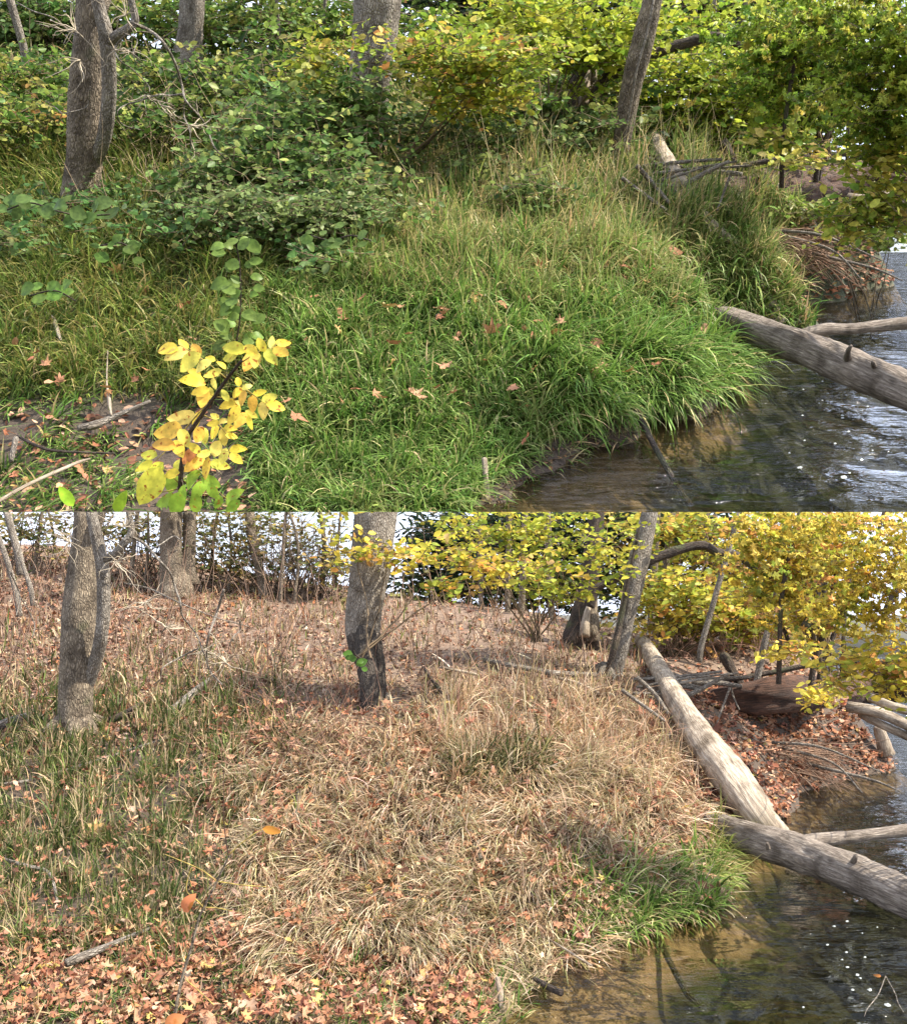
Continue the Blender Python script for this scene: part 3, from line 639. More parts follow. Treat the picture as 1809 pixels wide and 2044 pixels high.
tree('background_tree', 'broad pale trunk far behind the left tree of the summer bank', 0, [(375, 112, 12.8, 26), (381, 60, 12.8, 22), (384, 0, 12.8, 22), (385, -50, 12.8, 22)], BARKP[0])
tree('background_tree', 'thin grey trunk at the top left corner of the summer bank', 0, [(50, 108, 11.5, 7), (38, 60, 11.5, 7), (20, 0, 11.5, 7), (10, -50, 11.5, 7)], BARKP[0])
ORD = ['leftmost', 'second from left', 'third from left', 'fourth from left', 'fifth from left', 'sixth from left', 'seventh from left', 'eighth from left', 'ninth from left', 'tenth from left', 'eleventh from left', 'twelfth from left', 'thirteenth from left', 'fourteenth from left']
def poles(k, L, y, lab, mat, group, cat='sapling', nm='sapling'):
    rank = sorted(range(len(L)), key=lambda i: L[i][0][0])
    for i, p in enumerate(L):
        r0, r1 = p[-1]; pts = p[:-1]; n = len(pts)
        tree(nm, lab[i] if isinstance(lab, list) else ORD[rank.index(i)] + ' ' + lab, k, [(a, b, y + .3 * math.sin(i * 1.9), r0 + (r1 - r0) * j / (n - 1)) for j, (a, b) in enumerate(pts)], mat, cat=cat, rough=.05, seg=9, group=group, part='stem')
poles(0, [[(1633, 320), (1655, 250), (1680, 144), (1698, 0), (1702, -50), (5, 3)], [(1640, 318), (1668, 240), (1690, 190), (1730, 100), (1760, 20), (1780, -40), (4, 2.5)],
          [(1690, 300), (1692, 230), (1696, 150), (1722, 60), (1728, -50), (3.5, 2.5)], [(1560, 330), (1566, 240), (1580, 150), (1594, 60), (1610, -50), (4.5, 3)],
          [(1566, 240), (1545, 215), (1528, 185), (3.5, 1.5)], [(1800, 150), (1770, 240), (1762, 260), (5, 7)]], 9.6,
      'dark thin stem among the sunlit summer leaves at right', BARKD[0], 'thin stems in the summer thicket')
poles(0, [[(1422, 60), (1425, -50), (5, 5)], [(1382, 62), (1398, -50), (3, 2)], [(1480, 60), (1492, -50), (6, 6)], [(1505, 50), (1520, -50), (4, 4)], [(1340, 80), (1352, -50), (6, 5)], [(640, 120), (652, -50), (3, 3)], [(560, 110), (548, -50), (3, 3)]],
      13.2, 'distant trunk along the top of the summer bank', BARKP[0], 'distant trunks behind the summer bank', 'tree', 'background_tree')
# bank 1 trees
tb = tree('maple_tree', 'grey barked tree with a dead crooked second stem at the left of the autumn bank', 1,
     [(146, 478, 8.6, 37), (149, 445, 8.6, 33), (151, 390, 8.6, 32), (155, 300, 8.6, 33), (159, 207, 8.6, 33), (165, 100, 8.6, 27), (170, 20, 8.6, 23), (172, -40, 8.6, 22)], BARK[1],
     [([(164, 385, 8.6, 6), (178, 340, 8.58, 11), (192, 295, 8.5, 13), (203, 243, 8.4, 13), (207, 171, 8.35, 13), (203, 99, 8.3, 13), (184, 12, 8.3, 11), (178, -40, 8.3, 10)], BARKP[1]),
      ([(206, 98, 8.3, 9), (230, 84, 8.25, 9), (250, 60, 8.2, 8), (262, 40, 8.2, 7), (258, 5, 8.2, 6), (250, -40, 8.2, 5)], BARKP[1]),
      ([(190, 40, 8.5, 9), (204, 0, 8.5, 8), (210, -40, 8.5, 8)], BARK[1])] +
     [(dz(1, z, 7.9, a, b, 0, -9), BARKP[1]) for z, a, b in [
       ([(720, 160), (800, 200), (880, 290), (940, 360), (970, 440), (1000, 530), (1010, 600), (1080, 690), (1120, 780), (1160, 900)], 3.0, 1.2),
       ([(1240, 455), (1200, 590), (1160, 700), (1145, 790), (1160, 900), (1230, 980)], 3.0, 1.4),
       ([(690, 420), (830, 450), (1000, 530), (1200, 610), (1380, 660)], 1.6, .9), ([(440, 190), (370, 150), (230, 80), (120, 50)], 1.5, .7),
       ([(1100, 780), (1000, 830), (900, 890), (890, 950), (850, 980)], 1.8, 1.0), ([(1330, 630), (1330, 680), (1290, 720), (1260, 800)], 1.6, .8),
       ([(1000, 180), (960, 160), (880, 210), (780, 260)], 1.6, 1.0), ([(60, 360), (110, 490), (90, 600)], 1.6, .8), ([(110, 490), (190, 640), (180, 720)], 1.3, .7)]])
curly(1, tb, [(290, 180, .5, -.5), (330, 230, 1, -.3), (230, 100, 1, 0), (140, 60, -1, .3), (400, 280, .6, -.2), (450, 300, -.5, .5), (250, 30, .3, .5)], 110, 8.0)
tree('maple_tree', 'big furrowed trunk with a burnt black foot standing in the middle of the autumn bank', 1,
     [(752, 386, 9.0, 20), (747, 350, 9.05, 22), (741, 305, 9.1, 27), (731, 270, 9.15, 32), (725, 230, 9.2, 35), (730, 171, 9.2, 37), (741, 99, 9.2, 40), (748, 2, 9.2, 43), (752, -50, 9.2, 44)], BARKP[1],
     [([(750, 392, 8.95, 21), (747, 350, 9.0, 23.5), (741, 305, 9.07, 28), (731, 270, 9.12, 33), (725, 235, 9.21, 33.5), (729, 190, 9.28, 27)], CHAR), ([(735, 398, 8.75, 16), (738, 350, 8.8, 20), (730, 295, 8.9, 20), (724, 240, 9.05, 14), (724, 205, 9.2, 6)], CHAR)])
tree('leaning_tree', 'slender grey trunk leaning right on the autumn bank above the pale log', 1,
     [(1212, 356, 10.3, 19), (1218, 340, 10.3, 17), (1235, 279, 10.3, 17), (1250, 207, 10.3, 17), (1262, 150, 10.3, 19), (1273, 99, 10.3, 21), (1287, 40, 10.3, 18), (1296, 0, 10.3, 16), (1306, -50, 10.3, 16)], BARKP[1],
     [([(1206, 330, 10.15, 3), (1226, 270, 10.1, 7), (1240, 207, 10.15, 5), (1256, 120, 10.15, 3), (1275, 30, 10.2, 2)], BARKD[1])])
stump(1, 1160, 243, [(1182, 80, 11.6, 18), (1189, 0, 11.6, 16), (1192, -50, 11.6, 16)])
tree('arching_limb', 'dark mossy limb arching right behind the leaning trunk on the autumn bank', 1,
     [(1192, 152, ya, 8), (1244, 124, ya, 9), (1302, 95, ya, 9), (1360, 74, ya, 9), (1403, 67, ya, 9), (1432, 81, ya, 8), (1471, 88, ya, 8), (1520, 120, ya, 7), (1560, 138, ya, 5)], BARKD[1], cat='branch', rough=.15, seg=14, part='limb')
tree('background_tree', 'broad double trunk standing on the autumn crest against the sky', 1, [(350, 150, 12.9, 34), (345, 125, 12.9, 26), (342, 80, 12.9, 22), (342, 0, 12.9, 22), (343, -50, 12.9, 22)], BARK[1],
     [[(378, 145, 13.0, 22), (377, 110, 13.0, 13), (378, 50, 13, 13), (380, -50, 13, 13)]])
tree('background_tree', 'slim brown trunk leaning on the autumn crest against the sky', 1, [(526, 172, 13.2, 10), (518, 120, 13.2, 9), (504, 60, 13.2, 10), (492, -40, 13.2, 11)], BARK[1])
poles(1, [[(34, 172), (18, 110), (-6, 40), (6, 5)], [(38, 90), (24, 40), (4, -40), (8, 7)], [(60, 150), (40, 90), (5, 3)]], 11.6,
      ['pale leaning stem at the left edge of the autumn slope', 'grey trunk at the top left corner of the autumn bank', 'short thin stem beside the left edge trunk on the autumn slope'], BARKP[1], None, 'sapling')
poles(1, [[(1622, 312), (1640, 250), (1658, 171), (1675, 80), (1687, 0), (1692, -50), (6, 4)], [(1640, 300), (1665, 240), (1687, 189), (1720, 110), (1748, 50), (1770, -30), (5, 3)],
          [(1680, 290), (1686, 200), (1700, 100), (1722, 20), (1730, -50), (4, 3)], [(1554, 300), (1558, 180), (1575, 80), (1592, 10), (1600, -50), (5, 3)],
          [(1566, 240), (1540, 212), (1525, 185), (1515, 170), (4, 2)], [(1809, 130), (1780, 170), (1765, 200), (9, 6)], [(1640, 130), (1625, 190), (1605, 230), (7, 9)], [(1660, 20), (1632, 60), (1610, 110), (7, 8)]], 9.8,
      'dark thin stem among the yellow autumn leaves at right', BARKD[1], 'thin stems in the autumn thicket')
poles(1, [[(1508, 345), (1525, 260), (1545, 180), (1560, 60), (1570, -40), (7, 4)], [(1400, 262), (1420, 190), (1440, 120), (1460, 50), (1478, -40), (6, 5)]], 10.8,
      ['pale bark sapling rising from the dark rotten log', 'pale trunk behind the arching limb of the autumn bank'], BARKP[1], None)
poles(1, [[(1408, 66), (1410, -40), (5, 5)], [(1372, 60), (1380, -40), (3, 2)], [(1425, 75), (1428, -40), (3, 3)], [(1330, 90), (1345, -40), (7, 6)], [(1300, 205), (1312, -40), (8, 7)], [(1040, 200), (1048, -40), (7, 6)], [(1100, 205), (1090, -40), (7, 7)], [(1012, 200), (1016, -40), (6, 6)], [(960, 195), (955, -40), (5, 5)]],
      13.2, 'distant upright trunk behind the autumn crest', BARK[1], 'distant trunks behind the autumn bank', 'tree', 'background_tree')

# ------------------------------------------------------------------ logs and sticks
def log(name, label, k, pts, mat, cat='log', seg=32, rough=.12, extra=(), group=None):
    t = thing(name, label, cat, k, loc(k, *pts[0][:3]), group)
    V, F, uv = ptube(k, pts, seg, rough, 7); mesh('bole' if cat == 'log' else 'shaft', V, F, mat, k, t, uv=uv, smooth=True)
    for nm, p, m2 in extra:
        V, F, uv = ptube(k, p, 12, .1, 6); mesh(nm, V, F, m2, k, t, uv=uv, smooth=True)
    return t
log('fallen_log', 'long grey weathered log reaching from the summer bank over the river with one side branch', 0,
    [(1422, 624, 7.75, 9), (1445, 632, 7.6, 20), (1500, 655, 7.3, 28), (1600, 692, 6.85, 33), (1700, 735, 6.4, 36), (1809, 782, 6.0, 38), (1960, 850, 5.5, 40)], WOOD[0],
    extra=[('side_branch', [(1575, 672, 6.9, 8), (1640, 658, 7.0, 12), (1700, 656, 7.15, 11), (1750, 650, 7.25, 12), (1815, 643, 7.4, 13), (1900, 632, 7.6, 13)], WOOD[0]),
           ('broken_stub', [(1690, 716, 6.35, 8), (1692, 700, 6.25, 5), (1698, 690, 6.2, 3)], WOOD[0]), ('broken_stub', [(1745, 735, 6.2, 6), (1741, 722, 6.1, 4)], WOOD[0])])
log('fallen_log', 'long grey weathered log reaching from the autumn bank over the river with one side branch', 1,
    [(1316, 583, 8.15, 8), (1345, 596, 8.0, 16), (1450, 636, 7.5, 29), (1600, 684, 6.9, 34), (1700, 722, 6.4, 36), (1809, 768, 6.0, 38), (1960, 835, 5.5, 40)], WOOD[1],
    extra=[('side_branch', [(1560, 668, 7.0, 6), (1610, 657, 7.0, 13), (1700, 648, 7.15, 12), (1760, 640, 7.25, 11), (1815, 634, 7.4, 12), (1900, 622, 7.6, 13)], WOOD[1]),
           ('broken_stub', [(1412, 622, 7.5, 8), (1406, 606, 7.4, 4)], WOOD[1]), ('broken_stub', [(1700, 705, 6.35, 8), (1707, 686, 6.25, 4)], WOOD[1]), ('broken_stub', [(1532, 672, 6.9, 5), (1530, 660, 6.88, 3)], WOOD[1])])
log('pale_log', 'pale dry log leaning down the autumn bank, bark broken off at its foot', 1,
    [(a, b, min(y, float(dep(1, a, b + rr)) - .3), rr) for a, b, y, rr in [(1276, 254, 11.7, 12), (1290, 270, 11.5, 15), (1345, 368, 10.6, 22), (1410, 468, 9.6, 31), (1468, 545, 8.9, 37), (1508, 602, 8.5, 35), (1514, 611, 8.45, 29)]], WOODP[1], rough=.09,
    extra=[('bare_foot', [(1495, 585, 8.3, 30), (1530, 630, 8.05, 32), (1562, 670, 7.95, 30)], WOODP[1]), ('torn_bark_edge', [(1462, 604, 8.28, 3), (1485, 600, 8.16, 5), (1510, 594, 8.14, 5), (1540, 602, 8.25, 3)], BARKD[1])])
log('pale_log', 'pale log half buried in tall grass on the summer bank', 0,
    [(a, b, float(dep(0, a, b)) - c * .0015 + (-.35 if b < 400 else 0), c) for a, b, c in [(1294, 258, 10), (1306, 280, 14), (1350, 360, 16), (1405, 440, 17), (1460, 500, 18), (1520, 590, 18), (1555, 648, 16)]], WOODP[0])
grass('log_side_grass', 'long grass growing over the half buried pale log of the summer bank', 0, 2600,
      lambda u, w: (np.abs(u - np.interp(w, [300, 360, 440, 500, 590, 660], [1310, 1350, 1405, 1450, 1510, 1550])) < 75) * (w > 410) * (w < 690), 66, 3.4, MIX + MIX + GR, az=(-.9, 1.2), th=(.2, .3), kap=(1.2, .6), seg=5)
for k, dw in ((0, 8), (1, 0)):
    lab = 'summer' if k == 0 else 'autumn'
    log('rotten_log', 'huge dark rotten fallen trunk lying behind the %s shore' % lab, k,
        [(a, b + dw, max(float(dep(k, a, b + dw + rr)) - .35, 10.7), rr) for a, b, rr in [(1380 + 60 * (1 - k), 388, 20), (1450, 376, 29), (1600, 362, 32), (1700, 350, 34), (1809, 332, 36), (1980, 318, 36)]], ROT[k], rough=.3, seg=30)
    log('broken_stub', 'short dark broken stub sticking up from the sticks behind the %s log jam' % lab, k,
        [(1476, 345, 11.0, 9), (1458, 315, 11.0, 9), (1444, 290, 11.0, 10), (1438, 284, 11.0, 5)], BARKD[k], rough=.25, seg=14)
    log('grey_pole', 'long bare dark pole lying level through the %s thicket' % lab, k,
        [(1440, 338, 10.9, 4), (1540, 320, 10.9, 5), (1640, 302 + dw, 10.9, 5), (1809, 296 + dw, 10.9, 4)], BARKD[k], cat='stick', seg=8)
    for j, (p, w2) in enumerate([([(1690, 388), (1750, 400), (1815, 428), (1900, 470)], 11), ([(1735, 370), (1780, 388), (1830, 402)], 9), ([(1715, 402), (1760, 425), (1820, 452)], 8)]):
        log('driftwood_log', ['thickest of the three pale driftwood poles at the right edge of the %s river', 'uppermost of the three pale driftwood poles at the right edge of the %s river', 'lowest of the three pale driftwood poles at the right edge of the %s river'][j] % lab, k,
            [(a, b + dw, 11.0 - .2 * i, w2) for i, (a, b) in enumerate(p)], WOODP[k], seg=12)
    log('driftwood_stump', 'pale upright snag standing in the far %s water' % lab, k, [(1768, 485 + dw, 11.4, 16), (1760, 455 + dw, 11.4, 13), (1752, 428 + dw, 11.4, 10)], WOODP[k], seg=12, rough=.1)
    # jam of sticks
    ST = [((1262, 335), (1440, 318), 4), ((1270, 350), (1470, 322), 3), ((1290, 330), (1400, 352), 5), ((1355, 375), (1455, 322), 5), ((1240, 355), (1330, 420), 4),
          ((1270, 330), (1335, 405), 5), ((1300, 365), (1400, 335), 3), ((1330, 345), (1500, 330), 3), ((1262, 362), (1350, 372), 3), ((1380, 340), (1480, 348), 6), ((1335, 350), (1400, 356), 4), ((1290, 315), (1380, 335), 3), ((1456, 350), (1430, 420), 2.4), ((1458, 350), (1475, 395), 2)]
    rk = sorted(range(len(ST)), key=lambda i: ST[i][0][0] + ST[i][1][0])
    for js, ((a, b), (c, d), r) in enumerate(ST):
        y0 = min(10.9 + rng.uniform(-.25, .2), float(dep(k, a, b + r + 4)) - .15, float(dep(k, c, d + r + 4)) - .15)
        log('jam_stick', ORD[rk.index(js)] + ' bare grey stick lodged in the %s log jam' % lab, k, [(a, b, y0, r), ((a + c) / 2 + rng.normal(0, 3), (b + d) / 2 + rng.normal(0, 3), y0, r * .9), (c, d, y0 - .1, r * .7)], BARKP[k], 'stick', 7, .08,
            group='sticks of the %s log jam' % lab)
    # tangled brush above the far water
    t = thing('brush_pile', 'tangle of thin brown twigs trailing over the far %s water edge' % lab, 'brushwood', k, loc(k, 1560, 480, 10.2))
    n = 150; p0 = loc(k, rng.uniform(1500, 1640, n), rng.uniform(455, 520, n), rng.uniform(9.9, 10.6, n))
    d = np.stack([rng.uniform(.3, 1.2, n), rng.normal(-.2, .3, n), rng.normal(-.12, .2, n)], -1)
    twig_mesh('twigs', wander(p0, d, rng.uniform(.25, .8, n), 7, .14, .04), rng.uniform(.003, .009, n), (.27, .18, .13), k, t, kind='stuff')
    for (a, b, c, d_, e, f) in [(1620, 505, 1740, 535, 1800, 560), (1560, 470, 1660, 500, 1720, 560), (1540, 460, 1640, 470, 1760, 520)]:
        V, F, uv = ptube(k, [(a, b, 10.1, 3.5), (c, d_, 9.7, 2.5), (e, f, 9.3, 1.2)], 7, .05); mesh('branch', V, F, BARKP[k], k, t, uv=uv, smooth=True)
def stick(label, k, pts, mat, seg=10, nm='stick'): return log(nm, label, k, pts, mat, 'stick', seg, .07)
def gy(k, u, w, up=0): return float(dep(k, u, w)) - up
stick('long brown sunken pole slanting under the shallow summer water', 0, [(1262, 806, 5.9, 5), (1300, 880, 5.45, 6), (1345, 960, 4.95, 6), (1385, 1022, 4.6, 7), (1400, 1050, 4.5, 7)], BARKD[0])
stick('long brown sunken pole slanting under the shallow autumn water', 1, [(1305, 835, 5.8, 6), (1335, 895, 5.4, 6), (1370, 960, 4.98, 6), (1395, 985, 4.85, 5)], BARKD[1])
stick('pale stick standing at the foot of the summer mound by the water', 0, [(966, 915, 4.75, 6), (969, 960, 4.65, 6), (974, 1030, 4.5, 7)], WOODP[0])
stick('pale stick standing at the foot of the autumn mound by the water', 1, [(992, 930, 4.7, 5), (1000, 970, 4.62, 7), (1006, 1030, 4.5, 8)], WOODP[1])
for k, pts, lab in [
    (1, [(748, 440, 4), (765, 475, 5), (772, 500, 5), (782, 525, 3)], 'smooth bent stick lying on the straw below the big middle trunk'),
    (1, [(915, 600, 7), (935, 630, 8), (950, 665, 7), (957, 690, 5)], 'short rotten branch lying in the middle of the straw'),
    (1, [(600, 488, 3), (597, 540, 4), (594, 590, 5), (592, 625, 5)], 'thin grey stake standing upright left of the straw'),
    (1, [(-30, 440, 9), (20, 418, 9), (60, 405, 7)], 'thick broken branch at the left edge behind the grey tree'),
    (1, [(335, 400, 7), (365, 378, 8), (395, 352, 6), (425, 330, 4)], 'grey fallen branch on the slope right of the left tree'),
    (1, [(220, 415, 6), (260, 395, 5), (290, 375, 3)], 'dark short branch on the slope beside the left tree'),
    (1, [(965, 295, 5), (1040, 310, 5), (1110, 322, 6), (1190, 325, 5)], 'long grey branch lying across the middle slope'),
    (1, [(845, 310, 3), (870, 345, 4), (890, 365, 5), (912, 385, 3)], 'dark forked branch lying on the middle slope'),
    (1, [(880, 310, 3), (940, 322, 3), (955, 326, 2)], 'small pale stick on the middle slope'),
    (1, [(1090, 490, 5), (1120, 500, 7), (1150, 515, 6), (1175, 530, 4)], 'thick dark branch half hidden in the dead grass'),
    (1, [(1110, 330, 3), (1160, 345, 4), (1200, 365, 3)], 'pale stick leaning beside the leaning trunk foot'),
    (1, [(-20, 545, 3), (60, 535, 3), (180, 500, 3), (330, 452, 2), (370, 448, 1)], 'very long thin switch crossing the green grass at the left'),
    (1, [(0, 690, 3), (50, 705, 3.4), (90, 715, 3.4), (105, 735, 3), (115, 780, 2.4)], 'crooked bare twig hanging in the grass at the far left'),
    (1, [(130, 900, 8), (170, 885, 9), (210, 868, 6), (300, 830, 3)], 'old grey board like branch in the lower left leaves'),
    (1, [(1120, 960, 6), (1090, 945, 6), (1065, 930, 4)], 'short dark root at the water edge of the autumn bank'),
    (1, [(1030, 820, 2.5), (1090, 850, 2.5), (1180, 905, 2)], 'straight dead reed stalk lying near the autumn water edge'),
    (0, [(155, 855, 7), (190, 848, 9), (220, 835, 6), (300, 800, 3)], 'old grey board like branch in the grass at the lower left of the summer bank'),
    (0, [(35, 870, 3), (75, 890, 3.5), (115, 900, 3), (230, 905, 2)], 'bent dark stick on the mud at the lower left'),
    (0, [(22, 920, 5), (32, 875, 6)], 'short grey stub on the mud at the left edge'),
    (0, [(-20, 1010, 4), (60, 965, 4), (150, 925, 3.5), (180, 915, 2)], 'straight pale pole lying across the mud at the bottom left corner'),
    (0, [(215, 700, 1.5), (213, 760, 1.5), (218, 800, 4), (222, 828, 2)], 'upright dried seed stalk in the sedge'),
    (0, [(95, 625, 3.5), (108, 640, 4), (116, 665, 4), (122, 680, 2.5)], 'small bleached forked twig in the sedge'),
    (0, [(870, 630, 3), (940, 600, 3), (1010, 575, 2)], 'arched dry stalk lying over the top of the mound')]:
    lift = .09 if k == 1 else .22
    P = [(a, b, gy(k, a, min(1040, b + 8)) - lift, r) for a, b, r in pts]
    stick(lab, k, P, WOODP[k] if ('pale' in lab or 'bleached' in lab or 'seed' in lab or 'dry' in lab or 'dead reed' in lab) else (BARKD[k] if 'dark' in lab else BARKP[k]), 9, 'fallen_branch')

# ------------------------------------------------------------------ shrubs and crowns, bank 0
G1 = [(.12, .21, .04, 3), (.07, .14, .03, 2), (.20, .29, .06, 2.4), (.38, .40, .10, 1.2)]
YG = [(.30, .38, .05, 3), (.42, .46, .06, 3), (.20, .30, .04, 2), (.55, .42, .07, .8), (.62, .30, .10, .25)]
BR = [(.10, .19, .05, 3), (.16, .26, .07, 3), (.25, .34, .10, 2.2), (.38, .40, .12, 1.4)]
shrub('dark_conifer', 'dark conifer mass far behind the top middle of the summer bank', 'tree', 0, [(1120, 20, 14.6, 190, 90, .5, 1), (1420, 10, 14.6, 140, 60, .5, .6), (930, 0, 14.6, 90, 70, .4, .4)], 6000, 24, [(.02, .04, .022), (.04, .065, .03)], width=.3, stems=3, stem_r=6, flat=1.2)
shrub('background_tree', 'dark green tree crown behind the top left trunk', 'tree', 0, [(90, 40, 13.8, 170, 80, .4, 1), (-60, 60, 13.8, 120, 90, .4, .6)], 4600, 11, BR, width=.8, stems=5, stem_r=3)
shrub('background_tree', 'fine leaved green tree with sky showing through at the top left', 'tree', 0, [(480, 40, 13.4, 210, 95, .5, 1), (620, 90, 13.2, 120, 80, .4, .7)], 5200, 12, G1 + [(.2, .27, .05, 2)], stems=7, stem_r=3)
shrub('background_tree', 'yellow green tree far behind the hazel in the middle', 'tree', 0, [(900, 110, 13.0, 160, 90, .4, 1), (1080, 140, 13.0, 150, 70, .4, 1)], 3800, 12, YG + G1, stems=6, stem_r=3)
shrub('salmonberry_shrub', 'low leafy shrub with yellowing leaves on the slope left of the grey tree', 'shrub', 0, [(20, 150, 10.8, 150, 45, .5, 1), (70, 220, 10.0, 170, 40, .5, 1), (-60, 250, 9.6, 120, 60, .5, .7)], 3400, 13, G1 + [(.34, .34, .08, 2), (.5, .3, .1, .4)], stems=14)
shrub('salmonberry_shrub', 'low light green shrub right of the grey tree with dead twigs over it', 'shrub', 0, [(330, 160, 10.6, 150, 50, .5, 1), (470, 190, 10.4, 140, 60, .5, 1), (300, 240, 9.8, 110, 45, .4, .6), (560, 140, 11.2, 90, 60, .4, .8)], 4600, 13, G1 + [(.26, .30, .07, 2), (.04, .07, .02, 3)], stems=14)
shrub('bramble_bush', 'dense dark green bramble bush left of the big middle trunk', 'shrub', 0, [(610, 250, 8.8, 140, 75, .45, 1.2), (560, 330, 8.3, 150, 70, .45, 1.2), (650, 400, 7.8, 130, 70, .4, 1), (440, 350, 8.3, 110, 50, .4, .6), (700, 220, 9.0, 50, 60, .3, .6)], 7500, 16, BR + [(.12, .19, .06, 2)], stems=16)
shrub('small_leaved_bush', 'low bush of small grey green leaves in front of the brambles', 'shrub', 0, [(560, 430, 7.4, 150, 45, .35, 1), (690, 430, 7.4, 90, 50, .35, .8), (430, 410, 7.7, 90, 35, .3, .5)], 3600, 13, [(.20, .28, .10, 3), (.30, .36, .15, 2), (.12, .18, .05, 2)], stems=10)
shrub('hazel_shrub', 'spreading hazel with yellow and green leaves in front of the big middle trunk', 'shrub', 0, [(700, 92, 8.8, 60, 16, .2, .22), (900, 105, 8.8, 140, 38, .35, 1.2), (620, 140, 8.9, 50, 50, .3, .5), (1020, 120, 9.0, 110, 45, .3, .9), (900, 170, 9.0, 90, 50, .3, .7), (960, 200, 9.2, 110, 35, .3, .6)], 3300, 15, YG + [(.5, .42, .12, 1.2)], base=(790, 330, 9.2), stems=5, stem_r=3)
shrub('vine_maple', 'bright yellow green round leaved tree left of the leaning trunk', 'tree', 0, [(1120, 60, 10.8, 130, 70, .4, 1.3), (1180, 120, 11.0, 80, 60, .3, .8), (1040, 50, 10.4, 110, 60, .4, .8), (1250, 60, 11.2, 90, 90, .3, .7)], 4200, 14, [(.36, .44, .05, 4), (.48, .52, .06, 3), (.2, .32, .04, 1.5)], base=(1080, 300, 10.5), stems=10, stem_r=3)
shrub('understory_shrub', 'leafy green undergrowth around the hollow stump', 'shrub', 0, [(1000, 230, 10.5, 170, 35, .4, 1), (1230, 190, 11.9, 90, 40, .3, .6), (1130, 170, 12.2, 120, 40, .3, .6)], 2600, 14, G1 + [(.3, .3, .1, 1.5)], stems=10)
shrub('elder_thicket', 'sunlit yellow green thicket behind the leaning trunk', 'shrub', 0, [(1400, 160, 11.8, 140, 75, .5, 1.2), (1480, 230, 11.8, 150, 60, .4, 1.2), (1370, 250, 11.8, 90, 50, .3, .8), (1560, 220, 12.4, 120, 80, .5, 1.0), (1380, 50, 12.8, 120, 60, .4, .6), (1500, 150, 11.8, 100, 60, .4, .5)], 9500, 12, [(.42, .50, .06, 3), (.55, .58, .08, 2), (.22, .34, .04, 2), (.08, .15, .03, 1.4)], stems=22)
shrub('green_maple', 'tall green maple sapling crown filling the right side of the summer bank', 'tree', 0, [(1600, 60, 9.6, 110, 80, .4, 1.0), (1560, 130, 9.8, 110, 80, .4, .9), (1600, 220, 9.8, 80, 50, .3, .4)], 3200, 14, [(.26, .38, .045, 4), (.15, .26, .035, 2.5), (.42, .50, .07, 3), (.6, .52, .1, .9)], base=(1640, 330, 9.8), lobed=True, stems=14, stem_r=3)
shrub('overhanging_maple', 'green maple crown hanging over the river from the right edge of the summer bank', 'tree', 0, [(1740, 90, 5.8, 120, 110, .2, 1.4), (1730, 200, 5.8, 110, 60, .2, .9), (1850, 100, 5.6, 90, 140, .2, 1.0), (1780, 260, 5.8, 80, 30, .15, .5), (1660, 40, 6.0, 90, 60, .2, .6)], 5200, 14, [(.27, .38, .05, 4), (.16, .26, .04, 2.5), (.44, .50, .08, 3), (.62, .54, .12, 1)], base=(2080, 420, 5.8), lobed=True, stems=14, stem_r=3)
shrub('yellow_hazel', 'low yellow leaved branch hanging over the rotten log by the summer river', 'shrub', 0, [(1740, 310, 6.0, 90, 30, .15, .8), (1760, 400, 5.9, 80, 45, .15, 1), (1700, 450, 5.9, 60, 35, .12, .7), (1560, 280, 9.4, 50, 18, .2, .3), (1610, 330, 9.1, 50, 18, .2, .3), (1850, 360, 5.9, 60, 70, .15, .6)], 2300, 17, [(.5, .47, .09, 3), (.32, .42, .06, 2.5), (.62, .5, .16, 1.5), (.18, .28, .04, 1.5)], base=(2050, 430, 6.0), stems=12)
shrub('shore_weeds', 'pale green weeds on the far shore under the yellow branches', 'shrub', 0, [(1760, 470, 10.9, 90, 30, .3, 1), (1640, 420, 10.6, 60, 20, .2, .5)], 900, 13, [(.36, .40, .14), (.2, .3, .06)], stems=6)

WOODS0 = [(.13, .21, .05, 3), (.07, .13, .03, 2.4), (.24, .32, .07, 2), (.36, .38, .09, 1)]
shrub('background_wood', 'mixed green wood closing the view behind the left half of the summer bank', 'wood', 0, [(0, 40, 14.5, 170, 70, .4, 1), (250, 40, 14.5, 170, 70, .4, 1), (520, 60, 14.4, 170, 75, .4, 1), (760, 80, 14.4, 150, 90, .4, .9)], 6500, 14, WOODS0, stems=12, stem_r=4)
shrub('background_wood', 'sunlit yellow green wood closing the view behind the right half of the summer bank', 'wood', 0, [(980, 120, 14.4, 150, 90, .4, .8), (1300, 90, 14.4, 160, 100, .4, 1), (1500, 110, 14.4, 160, 110, .4, 1), (1620, 130, 14.4, 90, 120, .4, .7), (1460, 260, 13.6, 130, 40, .4, .7)], 9500, 15, [(.34, .42, .06, 3), (.48, .52, .08, 2), (.16, .26, .04, 2), (.5, .38, .1, .7)], stems=16, stem_r=4)
shrub('slope_weeds', 'mixed leafy weeds between the tall grass below the summer hazel', 'weeds', 0, [(850, 260, 9.8, 170, 40, .5, 1), (1050, 270, 10.0, 170, 35, .5, 1), (1180, 240, 10.8, 120, 30, .4, .7), (900, 340, 9.0, 130, 40, .3, .8), (1060, 400, 8.4, 60, 40, .3, .6)], 4200, 14, [(.20, .26, .08, 3), (.11, .17, .05, 3), (.36, .32, .12, 1.2), (.07, .12, .04, 2)], stems=14)
